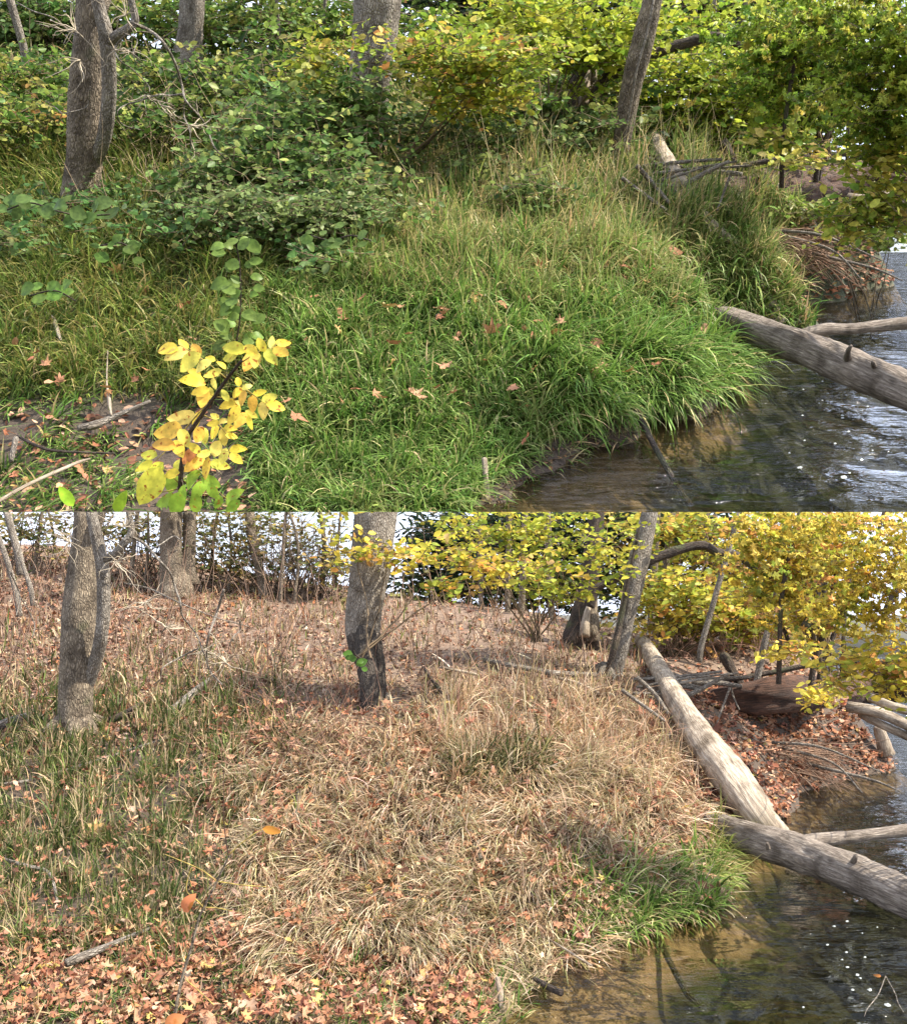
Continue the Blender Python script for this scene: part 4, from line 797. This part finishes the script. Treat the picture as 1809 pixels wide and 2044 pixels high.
shrub('low_weeds', 'small leafy weeds and trailing brambles in the left sedge', 'weeds', 0, [(180, 400, 8.3, 200, 30, .3, 1), (430, 460, 7.4, 170, 40, .3, 1), (60, 480, 7.6, 150, 35, .3, .6), (640, 510, 7.0, 100, 25, .3, .6)], 1700, 17, [(.10, .20, .06, 3), (.20, .30, .10, 2), (.34, .36, .13, .8)], stems=10)
t = thing('dead_stems', 'tangle of bare brown stems between the left tree and the bramble bush', 'brushwood', 0, gpt(0, 330, 300))
n = 260; uu = rng.uniform(230, 760, n); ww = rng.uniform(230, 480, n); pp = gpt(0, uu, ww)
twig_mesh('stems', wander(pp, np.stack([rng.normal(0, .7, n), rng.normal(-.3, .3, n), np.ones(n)], -1), rng.uniform(.4, 1.1, n), 8, .2, .06), .0045, (.42, .32, .22), 0, t, kind='stuff')
# seed heads and reeds over the tall grass
t = thing('reed_stalks', 'tall pale seed headed grass stalks standing above the summer grass', 'grass stalks', 0, loc(0, 1050, 300, 8.6))
n = 110; uu = rng.uniform(860, 1480, n); ww = rng.uniform(250, 470, n); p0 = gpt(0, uu, ww)
twig_mesh('stalks', wander(p0, np.stack([rng.normal(.15, .35, n), rng.normal(0, .2, n), np.ones(n)], -1), rng.uniform(.5, .95, n), 7, .07, .03), .0035, (.5, .42, .24), 0, t, kind='stuff')

# shrubs and crowns, bank 1
AU = [(.50, .48, .07, 3), (.62, .50, .08, 3), (.32, .38, .06, 2), (.66, .36, .10, 1)]
YE = [(.66, .52, .08, 4), (.72, .58, .13, 2.5), (.45, .46, .07, 2), (.68, .36, .12, 1), (.28, .34, .06, .8)]
shrub('dark_conifer', 'dark conifer mass far behind the middle of the autumn bank', 'tree', 1, [(1020, 50, 14.5, 190, 100, .3, 1.3), (1200, 30, 14.5, 120, 110, .3, .8), (900, 90, 14.5, 70, 80, .3, .5), (1360, 30, 14.5, 80, 60, .3, .4)], 8500, 24, [(.02, .04, .022), (.04, .07, .035)], width=.3, stems=5, stem_r=5, flat=1.2)
shrub('background_tree', 'thin crown of small olive leaves against the sky above the autumn crest', 'tree', 1, [(430, 20, 13.4, 120, 60, .4, .9), (560, 50, 13.4, 130, 75, .4, 1.1), (650, 110, 13.3, 60, 60, .3, .5), (250, 40, 13.4, 90, 50, .4, .7), (60, 30, 13.3, 110, 50, .3, .7), (470, 90, 13.3, 90, 40, .3, .6)], 6200, 9, [(.20, .20, .07, 2), (.12, .15, .05, 2), (.4, .3, .1, 1.5)], base=(560, 180, 13.4), stems=14, stem_r=2)
poles(1, [[(u_, np.interp(u_, [0, 200, 350, 500, 700], [95, 118, 135, 160, 188])), (u_ + 6, 60), (u_ + dx_, -50), (r_, r_ * .8)] for u_, dx_, r_ in [(70, 20, 4), (102, -14, 3), (262, 18, 5), (290, 4, 3), (420, 22, 4), (455, -12, 3), (560, 14, 4), (640, -10, 5), (668, 18, 3), (588, -30, 3)]],
      13.3, 'slim trunk on the left autumn crest against the sky', BARK[1], 'slim trunks on the autumn crest', 'tree', 'background_tree')
t = thing('bare_thicket', 'thin bare stems fanning up against the sky on the autumn crest', 'shrub', 1, loc(1, 600, 172, 13.2))
n = 190; uu = np.concatenate([rng.normal(600, 30, 60), rng.uniform(-60, 700, 130)]); ww = np.interp(uu, [-40, 200, 350, 600, 700], [95, 120, 135, 178, 190])
pp = loc(1, uu, ww, np.full(n, 13.3)); dd = np.stack([rng.normal(0, .45, n), rng.normal(0, .2, n), np.ones(n)], -1)
twig_mesh('stem', wander(pp, dd, rng.uniform(.5, 1.7, n), 9, .16), .010, (.17, .13, .10), 1, t, kind='stuff')
pp2 = wander(pp, dd, rng.uniform(.5, 1.5, n), 5, .2)[:, 2:].reshape(-1, 3)
twig_mesh('twigs', wander(pp2, rng.normal(0, 1, (len(pp2), 3)) + [0, 0, .8], rng.uniform(.2, .6, len(pp2)), 6, .3), .004, (.2, .15, .12), 1, t, kind='stuff')
shrub('hazel_shrub', 'spreading hazel with sparse yellow leaves in front of the big autumn trunk', 'shrub', 1, [(760, 80, 8.8, 90, 20, .25, .9), (880, 92, 8.8, 130, 28, .3, 1.2), (980, 105, 8.9, 90, 30, .3, .7), (680, 60, 8.9, 60, 55, .3, .6), (880, 140, 9.0, 110, 30, .3, .5), (1040, 130, 9.0, 100, 30, .3, .5)], 1000, 16, AU + [(.55, .38, .15, 1)], base=(728, 290, 8.7), stems=4, stem_r=3)
shrub('vine_maple', 'yellow green round leaved tree left of the leaning autumn trunk', 'tree', 1, [(1080, 40, 10.2, 170, 50, .4, 1.2), (1160, 110, 10.4, 120, 45, .4, .9), (960, 35, 10.4, 110, 45, .3, .8), (1110, 160, 10.5, 60, 25, .3, .3)], 2100, 13, [(.42, .46, .06, 3), (.55, .50, .07, 2.5), (.25, .32, .05, 2)], base=(1070, 260, 10.7), stems=12, stem_r=2.4)
shrub('golden_thicket', 'yellow and green leaved thicket behind the arching limb', 'shrub', 1, [(1340, 180, 11.8, 90, 60, .4, 1), (1420, 190, 12.0, 110, 55, .4, 1), (1500, 210, 12.2, 110, 50, .4, 1), (1330, 30, 12.6, 80, 50, .4, .7), (1440, 40, 12.6, 90, 60, .4, .6), (1560, 190, 12.6, 90, 80, .4, .8)], 5200, 14, AU + [(.3, .36, .07, 2)], stems=24)
shrub('golden_maple', 'yellow maple crown filling the right side of the autumn bank', 'tree', 1, [(1600, 50, 9.8, 120, 70, .4, 1.0), (1560, 130, 9.9, 100, 70, .4, .8), (1610, 200, 9.8, 70, 45, .3, .4)], 2700, 14, YE, base=(1640, 320, 9.9), lobed=True, stems=18, stem_r=2.6)
shrub('overhanging_maple', 'golden maple crown hanging over the river from the right edge of the autumn bank', 'tree', 1, [(1740, 90, 5.8, 120, 100, .2, 1.4), (1720, 190, 5.8, 110, 55, .2, .9), (1850, 110, 5.6, 80, 130, .2, .9), (1660, 30, 6.0, 90, 50, .2, .6)], 3400, 13, YE, base=(2080, 420, 5.8), lobed=True, stems=14, stem_r=2.6)
shrub('yellow_hazel', 'low yellow leaved branch hanging over the rotten log by the autumn river', 'shrub', 1, [(1740, 290, 5.9, 90, 40, .15, 1), (1700, 340, 5.9, 60, 35, .12, .7), (1800, 330, 5.9, 50, 50, .12, .8), (1570, 275, 9.5, 40, 14, .15, .25), (1630, 370, 9.0, 40, 14, .15, .25), (1870, 300, 5.9, 60, 80, .15, .6)], 1500, 16, YE, base=(2050, 420, 6.0), stems=12)

shrub('background_wood', 'yellow and brown wood closing the view behind the right side of the autumn bank', 'wood', 1, [(1300, 60, 14.4, 110, 80, .4, .8), (1450, 100, 14.4, 130, 100, .4, 1), (1600, 110, 14.4, 100, 110, .4, 1.0), (1450, 230, 14.0, 200, 30, .3, .7)], 8000, 14, [(.55, .46, .10, 3), (.66, .42, .12, 1.5), (.30, .30, .08, 2), (.42, .24, .12, 1.2), (.10, .12, .05, 1)], stems=18, stem_r=4)
shrub('background_wood', 'dark distant underwood along the middle of the autumn crest', 'wood', 1, [(870, 150, 14.3, 90, 35, .3, .7), (1030, 150, 14.3, 140, 45, .3, 1), (1200, 150, 14.3, 120, 50, .3, 1)], 3200, 12, [(.06, .09, .04, 3), (.16, .2, .06, 2), (.3, .3, .1, 1)], stems=14, stem_r=3)
t = thing('bare_shrub', 'bare reddish stems growing on the middle autumn slope', 'shrub', 1, gpt(1, 880, 290))
n = 230; uu = rng.uniform(-60, 1230, n); ww = rng.uniform(150, 380, n); pp = gpt(1, uu, ww)
twig_mesh('stem', wander(pp, np.stack([rng.normal(0, .3, n), rng.normal(0, .2, n), np.ones(n)], -1), rng.uniform(.4, 1.5, n), 8, .1), .006, (.24, .16, .12), 1, t, kind='stuff')
t = thing('red_cane_thicket', 'thicket of thin reddish canes behind the log jam', 'shrub', 1, loc(1, 1420, 300, 11.6))
n = 420; uu = rng.uniform(1270, 1640, n); ww = rng.uniform(255, 330, n); pp = loc(1, uu, ww, rng.uniform(11.6, 12.6, n))
twig_mesh('canes', wander(pp, np.stack([rng.normal(.2, .7, n), rng.normal(0, .3, n), np.ones(n)], -1), rng.uniform(.3, .8, n), 7, .2, .08), .004, (.36, .22, .16), 1, t, kind='stuff')
t = thing('bramble_canes', 'thin leafless brown canes in front of the left autumn grass', 'shrub', 1, gpt(1, 640, 480))
n = 90; uu = rng.uniform(380, 800, n); ww = rng.uniform(330, 560, n); pp = gpt(1, uu, ww)
twig_mesh('canes', wander(pp, np.stack([rng.normal(0, .5, n), rng.normal(-.2, .3, n), np.ones(n)], -1), rng.uniform(.3, .95, n), 9, .16, .05), .0035, (.22, .13, .10), 1, t, kind='stuff')

# ------------------------------------------------------------------ leaves one can pick out
def outline_mesh(nm, pts, bend, mat, crumple=.05):
    """a leaf blade of unit size around its outline, folded and curled, with real thickness left to the material"""
    P = np.array(pts, float); n = len(P); r = random.Random(nm)
    V = [(0, 0, 0)] + [(x * .5, y * .5, 0) for x, y in P] + [(x, y, 0) for x, y in P]
    a, b, c = r.uniform(-1, 1), r.uniform(-1, 1), r.uniform(0, 6)
    V = [(x, y, bend * (x * x * (1 + a * .5) + y * y * b) + crumple * math.sin(7 * x + c) * math.cos(6 * y + c) * (abs(x) + abs(y)) + (.06 if i > n and i % 2 else 0) * crumple * 8 * .5) for i, (x, y, z) in enumerate(V)]
    F = []
    for i in range(n):
        j = (i + 1) % n; F.append((0, 1 + i, 1 + j)); F.append((1 + i, 1 + n + i, 1 + n + j, 1 + j))
    me = bpy.data.meshes.new(nm); me.from_pydata(V, [], F); me.update(); me.materials.append(mat); return me
MAPLE = []
for a, r in [(0, 1), (14, .62), (24, .45), (38, .72), (50, .9), (58, .6), (72, .42), (88, .55), (100, .72), (112, .45), (140, .32), (170, .28), (180, .14)]:
    MAPLE.append((a, r))
MO = [(r * math.cos(math.radians(a)), r * math.sin(math.radians(a))) for a, r in MAPLE] + [(r * math.cos(math.radians(-a)), r * math.sin(math.radians(-a))) for a, r in MAPLE[-2:0:-1]]
OVO = [(math.cos(t_) * .9, math.sin(t_) * .42 * (1 - .25 * math.cos(t_))) for t_ in np.linspace(0, 2 * math.pi, 14, endpoint=False)]
mv = [outline_mesh('maple_leaf_%s' % 'abcde'[i], MO, b, FALLEN, .13) for i, b in enumerate((.35, -.3, .55, -.45, .2))]
ov = [outline_mesh('oval_leaf_%s' % 'abc'[i], OVO, b, FALLEN, .08) for i, b in enumerate((.4, -.3, .15))]
YF = leaf_mat('fallen_leaf_yellow', .2, .6, rnd=[(0, (.75, .50, .10)), (.5, (.68, .36, .08)), (1, (.80, .64, .22))])
ovy = [outline_mesh('yellow_leaf_%s' % 'ab'[i], OVO, b, YF, .06) for i, b in enumerate((.35, -.2))]
def where(u, w):
    return ('in the bottom left litter' if u < 350 else 'on the litter below the straw' if u < 700 else 'near the pale stick at the foot' if u < 1060 else 'low') if w > 840 else 'on the right shoulder of the mound' if u > 1060 else 'in the left green grass' if u < 520 else 'on the left half of the straw' if u < 800 else 'in the middle of the straw'
def drop(k, u, w, sizepx, me, name, label, group, cat='leaf', lift=.04, tilt=.45):
    p = gpt(k, np.array([float(u)]), np.array([float(w)]))[0]
    q = loc(k, u, w, p[1] - lift * 2.2); q[2] = max(q[2], p[2] + .01)
    o = bpy.data.objects.new(name, me); COL.objects.link(o)
    s = sizepx * .5 * PXL * q[1] * SCL[k]
    rot = Euler((rng.normal(.22, tilt), rng.normal(0, tilt), rng.uniform(0, 6.28))).to_matrix().to_4x4()
    o.matrix_world = Matrix.Translation(Vector(world(k, q))) @ RM[k].to_4x4() @ rot @ Matrix.Diagonal((s, s, s, 1))
    return tag(o, label, cat, group)
for u, w, sz, lab in [(980, 660, 42, 'large flat russet maple leaf on the upper middle of the summer mound'), (826, 785, 52, 'large pale brown maple leaf on the lower middle of the green summer mound'),
    (1190, 680, 36, 'dark curled brown leaf at the right of the summer mound'), (895, 725, 42, 'crumpled brown leaf in the centre of the summer mound'), (1045, 878, 34, 'reddish leaf at the lower right edge of the summer mound'),
    (160, 930, 66, 'large orange brown maple leaf on the mud at the lower left of the summer bank'), (1021, 772, 34, 'brown folded leaf on the lower right slope of the summer mound'), (775, 610, 38, 'tan maple leaf lying near the top left of the summer mound'),
    (690, 635, 34, 'brown leaf standing on edge at the upper left of the summer mound'), (130, 412, 34, 'tan leaf resting on dark green bramble leaves at the left edge'), (540, 328, 36, 'tan leaf caught in the dark bramble bush'), (588, 830, 46, 'brown leaf at the left foot of the summer mound')]:
    drop(0, u, w, sz * 1.35, mv[rng.integers(5)], 'maple_leaf', lab, None, lift=.16 if w < 900 else .05)
for i in range(120):
    u, w = (rng.uniform(560, 1420), rng.uniform(490, 900)) if i < 78 else ((rng.uniform(0, 480), rng.uniform(840, 1010)) if i < 104 else (rng.uniform(0, 500), rng.uniform(520, 780)))
    if u > 1100 and w > 780: continue
    drop(0, u, w, rng.uniform(22, 42), mv[rng.integers(5)] if rng.random() < .75 else ov[rng.integers(3)], 'fallen_leaf', 'brown leaf lying ' + ('on the dark mud at the lower left' if i >= 78 and w > 840 else 'in the left sedge' if i >= 78 else 'high' if w < 600 else 'on the left flank' if u < 850 else 'on the middle' if u < 1120 else 'on the right flank') + (' on the summer mound' if w < 600 and i < 78 else ' of the summer mound' if i < 78 else ' of the summer bank'), 'fallen leaves on the summer bank', lift=.17 if w < 800 else .05)
for u, w, sz, lab, m in [(985, 885, 44, 'bright orange crumpled maple leaf beside the pale stick at the autumn water edge', 0), (870, 975, 50, 'large red brown maple leaf hanging at the bottom middle of the autumn bank', 1), (590, 905, 46, 'brown maple leaf with spread lobes left of the straw bottom', 2),
    (420, 1010, 60, 'wide pale brown maple leaf at the bottom left', 3), (690, 1000, 50, 'red maple leaf among leaves at the bottom', 4), (1375, 660, 40, 'tan maple leaf right below the autumn log tip', 0), (1145, 735, 40, 'curled brown leaf on the right of the straw', 1), (190, 635, 44, 'light brown maple leaf standing in the green grass at the left', 2), (430, 850, 56, 'orange maple leaf between the green grass and the lower litter', 3)]:
    drop(1, u, w, sz, mv[m], 'maple_leaf', lab, None, lift=.08)
cnt = 0
while cnt < 290:
    r = rng.random()
    if r < .38: u, w, sz = rng.uniform(-10, 700), rng.uniform(850, 1018), .8 * rng.uniform(20, 50)
    elif r < .56: u, w, sz = rng.uniform(650, 1060), rng.uniform(780, 1010), rng.uniform(24, 44)
    elif r < .75: u, w, sz = rng.uniform(1080, 1400), rng.uniform(560, 790), rng.uniform(20, 38)
    elif r < .94: u, w, sz = rng.uniform(560, 1250), rng.uniform(500, 820), rng.uniform(20, 38)
    else: u, w, sz = rng.uniform(0, 560), rng.uniform(380, 840), rng.uniform(18, 32)
    if u > 1000 and w > 840 + (1100 - u) * .8: continue
    if rng.random() < .14: drop(1, u, w, sz * .75, ovy[rng.integers(2)], 'yellow_leaf', 'small yellow fallen leaf ' + where(u, w) + ' of autumn bank', 'yellow leaves on the autumn bank', lift=.05)
    elif rng.random() < .3: drop(1, u, w, sz * .8, ov[rng.integers(3)], 'oval_leaf', 'orange brown oval leaf ' + where(u, w) + ' of autumn bank', 'oval leaves on the autumn bank', lift=.05)
    else: drop(1, u, w, sz, mv[rng.integers(5)], 'fallen_leaf', ('large' if sz > 38 else 'middling' if sz > 30 else 'small') + ' red brown maple leaf ' + where(u, w) + ', autumn', 'maple leaves on the autumn bank', lift=.09)
    cnt += 1

# ------------------------------------------------------------------ foreground plants
def leafpart(name, k, t, cx, cy, L, ang, y, col, wid, mat=YLEAF, droop=.25, seg=9):
    droop = droop * rng.uniform(-1.2, 3.2); L = L * rng.uniform(.82, 1.12)
    """one leaflet: centre px, length px, direction deg on the picture, built as a curved blade with a midrib fold"""
    a = math.radians(ang); R = PXL * y * L; c = loc(k, cx, cy, y)
    p = math.radians(LP[k]); right = np.array([1, 0, 0.]); up = np.array([0, -math.sin(p), math.cos(p)]); out = np.array([0, -math.cos(p), -math.sin(p)])
    tl_ = rng.normal(0, .35); D = unit(right * math.cos(a) + up * math.sin(a) + out * tl_); Nn = unit(out + up * .35 + right * rng.normal(0, .35)); S = unit(np.cross(D, Nn)); Nn = np.cross(S, D)
    s = np.linspace(0, 1, seg); wdt = wid * np.sin(np.pi * np.clip(s * .97 + .03, 0, 1) ** .85) ** .72 * (1 + .03 * np.sin(s * 30)); wdt[-1] = .01; wdt[0] = .03
    mid = c + (s - .5)[:, None] * R * D - (droop * (s - .4) ** 2)[:, None] * R * Nn
    V = []
    for q, f in ((-1, .10), (-.5, .03), (0, -.03), (.5, .03), (1, .10)): V.append(mid + (q * wdt / 2 * R)[:, None] * S + (f * wdt * R * .6)[:, None] * Nn)
    V = np.stack(V, 1).reshape(-1, 3); cc = np.tile(np.array(col) * rng.uniform(.85, 1.12), (len(V), 1))
    cc[:, 1] *= 1 + rng.normal(0, .05)
    return mesh(name, V, [grid_faces(seg, 5)], mat, k, t, cols=np.clip(cc, 0, .95), smooth=True)
YP = 2.7
t = thing('yellow_sapling', 'young foreground tree with bright yellow compound leaves, green at its foot', 'sapling', 0, loc(0, 360, 1015, YP))
def zz(a, b): return .36 * a, 506.5 + .36 * b
def stemz(pts, r0, r1, nm, mat, y=YP):
    n = len(pts); P = [(*zz(a, b), y + .06, r0 + (r1 - r0) * i / (n - 1)) for i, (a, b) in enumerate(pts)]
    V, F, uv = ptube(0, P, 8, .05); mesh(nm, V, F, mat, 0, t, uv=uv, smooth=True)
stemz([(1340, 590), (1260, 690), (1190, 790), (1120, 890), (1050, 1000), (1010, 1150), (1000, 1300), (1005, 1440)], 3, 6, 'stem', BARKD[0])
PET = bark_mat('yellow_petiole', (.45, .35, .08), (.6, .5, .12), (.7, .6, .2), 0, 1, .001)
for L in [[(1255, 690), (1130, 590), (1040, 530), (985, 500)], [(1340, 600), (1440, 540), (1540, 515), (1600, 495)], [(1190, 790), (1300, 800), (1340, 740), (1460, 820), (1560, 850)], [(1150, 830), (1060, 930), (950, 1060), (860, 1150)],
          [(1120, 890), (1200, 930), (1250, 990), (1310, 1010)], [(1050, 1060), (1130, 1130), (1230, 1090), (1350, 1130)], [(1010, 1180), (1100, 1200), (1180, 1290), (1260, 1360)], [(1000, 1280), (920, 1200), (850, 1160)], [(1000, 1300), (900, 1320), (800, 1330)], [(1340, 730), (1400, 800), (1380, 900), (1390, 950)]]:
    stemz(L, 1.6, .7, 'leaf_stalk', PET)
Y1 = (.92, .72, .10); Y2 = (.92, .78, .20); YGc = (.66, .68, .09); GG = (.30, .48, .06); OR = (.62, .26, .10)
LL = [(920,525,135,175),(975,555,115,200),(1015,500,75,130),(1085,530,80,125),(1045,600,135,215),(1165,580,55,160),(1120,620,100,210),(1230,615,60,140),(1075,660,90,150),(1180,665,90,200),(1070,700,125,170),(1185,720,70,280),(1105,760,95,190),(1125,800,110,265),(1165,775,60,270),
 (1290,520,120,165),(1280,570,120,190),(1385,530,85,150),(1380,600,110,250),(1415,590,90,270),(1445,500,75,120),(1505,490,62,85),(1570,495,85,0),(1560,545,100,330),(1500,570,105,310),(1320,705,52,110),(1370,735,60,30),(1315,770,75,240),(1345,800,90,260),(1245,780,65,120),(1260,835,90,200),
 (1325,825,60,150),(1440,770,80,10),(1400,830,95,265),(1495,800,85,20),(1530,845,105,345),(1460,865,95,265),(1300,890,105,240),(1335,920,100,235),(1395,890,85,330),(1385,935,85,280),(1010,910,145,185),(1090,930,130,240),(935,985,175,190),(1190,900,70,150),(1180,940,80,190),(1240,925,65,10),(1270,965,75,0),
 (1100,1005,100,230),(1130,1005,80,280),(1185,990,105,215),(1240,1015,90,275),(1285,1010,70,350),(900,1055,150,170),(1020,1020,110,290),(990,1080,100,300),(1195,1085,115,240),(1075,1075,70,140),(1040,1125,110,220),(1130,1110,70,200),(1315,1080,105,5),(1240,1125,100,250),(1310,1135,90,320),(1075,1165,120,215),
 (1220,1170,110,345),(1145,1190,110,265),(825,1115,110,175),(800,1180,100,215),(860,1200,130,230),(830,1290,235,240),(950,1220,110,190),(980,1170,90,260),(1060,1250,120,230),(1170,1265,100,330),(1100,1310,120,240),(1180,1320,100,300),(950,1270,130,265),(1010,1330,120,90),(920,1370,130,200),(980,1390,150,250),
 (1085,1390,100,260),(1290,1345,140,40),(1210,1380,100,250),(1290,1400,100,220)]
for i, (a, b, L, ang) in enumerate(LL):
    if i in (58,): c = OR
    elif b > 1225 and i != 69: c = GG
    elif b > 1100 and a < 900: c = YGc
    elif i in (69, 15, 16, 71, 72): c = YGc
    else: c = (Y1, Y2, Y1, (.86, .56, .10), (.80, .74, .14))[i % 5]
    uu, ww = zz(a, b)
    leafpart('leaflet', 0, t, uu, ww, L * .43, ang, YP + rng.uniform(-.12, .12), c, rng.uniform(.5, .62))
t = thing('green_shoot', 'bright lime green twisted leaf poking up at the bottom edge left of the yellow sapling', 'plant', 0, loc(0, 140, 1018, YP))
leafpart('leaf', 0, t, 132, 990, 62, 125, YP, (.38, .62, .05), .5, LEAF)
t = thing('green_shoot', 'narrow lime green leaf poking up at the bottom edge nearest the yellow sapling', 'plant', 0, loc(0, 232, 1018, YP))
leafpart('leaf', 0, t, 240, 1002, 55, 58, YP, (.38, .62, .05), .45, LEAF)
# bramble shoots with leaves big enough to pick out
def shoot(label, k, path, n, size, y, col, spread):
    a = np.array(path, float); t = thing('bramble_shoot', label, 'plant', k, loc(k, *path[-1], y))
    V, F, uv = ptube(k, [(u, w, y, 1.6) for u, w in path], 7, .05); mesh('cane', V, F, BARKD[k], k, t, uv=uv, smooth=True)
    for i in range(n):
        s = rng.random() * (len(a) - 1); j = int(s); p = a[j] * (1 - s + j) + a[min(j + 1, len(a) - 1)] * (s - j)
        sd_ = rng.choice([-1, 1]); u, w = p[0] + sd_ * rng.uniform(.2, 1) * spread, p[1] + rng.normal(0, 10)
        leafpart('leaf', k, t, u, w, size * rng.uniform(.75, 1.2), 90 - sd_ * rng.uniform(40, 130), y + rng.uniform(-.1, .1), np.array(col) * rng.uniform(.8, 1.3), rng.uniform(.66, .82), LEAF, .2, 7)
shoot('upright bramble shoot with round toothed leaves above the yellow sapling', 0, [(470, 480), (478, 530), (480, 590), (478, 640), (470, 690)], 40, 31, 5.6, (.17, .26, .06), 42)
shoot('dark green bramble sprays at the left edge of the summer bank', 0, [(10, 420), (60, 405), (110, 420), (160, 430), (220, 428)], 24, 34, 6.6, (.12, .20, .055), 24)
shoot('small group of green leaves deep in the sedge at the left', 0, [(60, 590), (110, 580), (150, 600)], 9, 30, 6.3, (.16, .27, .06), 24)
shoot('green leaves in the sedge right of the sapling top', 0, [(200, 490), (240, 485), (270, 500)], 9, 26, 6.6, (.13, .22, .05), 22)
shoot('light green bramble leaves at the foot of the small leaved bush', 0, [(620, 470), (660, 480), (700, 470), (740, 480)], 14, 22, 6.4, (.14, .22, .06), 22)
shoot('lone fresh green bramble sprig on the foot of the big autumn trunk', 1, [(706, 276), (709, 284), (730, 300), (738, 316)], 7, 19, 8.2, (.09, .19, .035), 16)
# leafless sapling in the autumn foreground
YS = 3.2
t = thing('bare_sapling', 'bare young tree in the lower left foreground with yellow leaf stalks and three leaves left', 'sapling', 1, loc(1, 349, 1012, YS))
def z2(a, b): return .36 * a, 497.6 + .36 * b
def st2(pts, r0, r1, nm, mat):
    n = len(pts); V, F, uv = ptube(1, [(*z2(a, b), YS, r0 + (r1 - r0) * i / (n - 1)) for i, (a, b) in enumerate(pts)], 8, .05); mesh(nm, V, F, mat, 1, t, uv=uv, smooth=True)
st2([(1270, 520), (1200, 670), (1130, 810), (1100, 880), (1060, 1030), (1010, 1200), (970, 1400), (960, 1480)], 1.6, 3.4, 'stem', BARK[1])
PET2 = bark_mat('yellow_leaf_stalk', (.45, .33, .08), (.6, .46, .12), (.7, .55, .2), 1, 1, .001)
for L in [[(1200, 665), (1130, 610), (1060, 575), (915, 515)], [(1200, 665), (1340, 685), (1475, 695)], [(1265, 520), (1330, 460), (1410, 400), (1460, 375)], [(1130, 810), (1080, 760), (1035, 720), (1040, 650), (1060, 590)], [(1130, 810), (1200, 812), (1290, 830)], [(1030, 1210), (1100, 1270), (1185, 1350)]]:
    st2(L, 1.3, .8, 'leaf_stalk', PET2)
st2([(1265, 520), (1250, 420), (1240, 330), (1240, 200), (1240, 50)], 1.2, .7, 'shoot_tip', ROT[1])
leafpart('leaf', 1, t, *z2(1040, 785), 40, 60, YS - .02, (.60, .22, .10), .68)
leafpart('leaf', 1, t, *z2(1508, 382), 44, 350, YS - .02, (.66, .28, .06), .42)
leafpart('leaf', 1, t, *z2(968, 1440), 48, 20, YS - .02, (.55, .24, .09), .7)
# foam flecks and floating things
def fleck(k, u, w, r):
    r *= rng.uniform(.45, .75); p = loc(k, u, w, wl(k, u, w)); n = 12; th = np.linspace(0, 2 * np.pi, n, endpoint=False); R = r * PXL * p[1] * (1 + .2 * rng.normal(size=n))
    base = np.stack([p[0] + np.cos(th) * R * 1.5, p[1] + np.sin(th) * R * 1.6 + np.cos(th) * R * .8, np.full(n, WZ + .004)], -1); top = base * 1.0; top[:, :2] = p[:2] + (base[:, :2] - p[:2]) * .7; top[:, 2] = WZ + .007
    V = np.vstack([base, top]); i = np.arange(n); j = (i + 1) % n
    o = mesh('foam_fleck', V, [np.stack([i, j, n + j, n + i], -1), (n + i)[None]], FOAM, k, base=p)
    if o: tag(o, 'small white foam fleck drifting on the dark %s water' % ('summer' if k == 0 else 'autumn'), 'foam', 'foam flecks on the %s river' % ('summer' if k == 0 else 'autumn'))
for u, w, r in [(1595, 934, 6), (1683, 953, 7), (1680, 835, 4.5), (1692, 862, 4), (1740, 900, 3), (1712, 833, 3), (1680, 830, 4), (1640, 800, 3), (1730, 812, 3), (1602, 778, 3), (1650, 806, 3), (1574, 905, 3), (1604, 880, 2.5), (1665, 886, 4), (1730, 835, 3), (1694, 945, 3), (1640, 762, 3), (1600, 830, 3), (1770, 805, 4)]: fleck(0, u, w, r)
for u, w, r in [(1690, 818, 4), (1664, 828, 3), (1720, 842, 3), (1750, 830, 3), (1770, 985, 6), (1735, 955, 5), (1700, 955, 4), (1710, 925, 5), (1716, 932, 4), (1680, 895, 3), (1650, 865, 3), (1602, 990, 4), (1688, 880, 3), (1725, 890, 3), (1690, 910, 4)]: fleck(1, u, w, r)
t = thing('floating_twig', 'thin forked twig floating in the lower right river', 'twig', 1, loc(1, 1766, 926, wl(1, 1766, 926)))
for L in [[(1690, 1190), (1650, 1290), (1590, 1370), (1572, 1415)], [(1690, 1190), (1740, 1280), (1760, 1340), (1790, 1390)]]:
    P = []
    for i, (a, b) in enumerate(L):
        u, w = 1158 + .36 * a, 497.6 + .36 * b; P.append((u, w, wl(1, u, w) - .01, 1.1 - .2 * i))
    V, F, uv = ptube(1, P, 8, .05); mesh('twig', V, F, BARKP[1], 1, t, uv=uv, smooth=True)
leafpart('leaf', 1, t, 1750, 925, 16, 175, float(wl(1, 1750, 925)) - .05, (.6, .24, .08), .4)
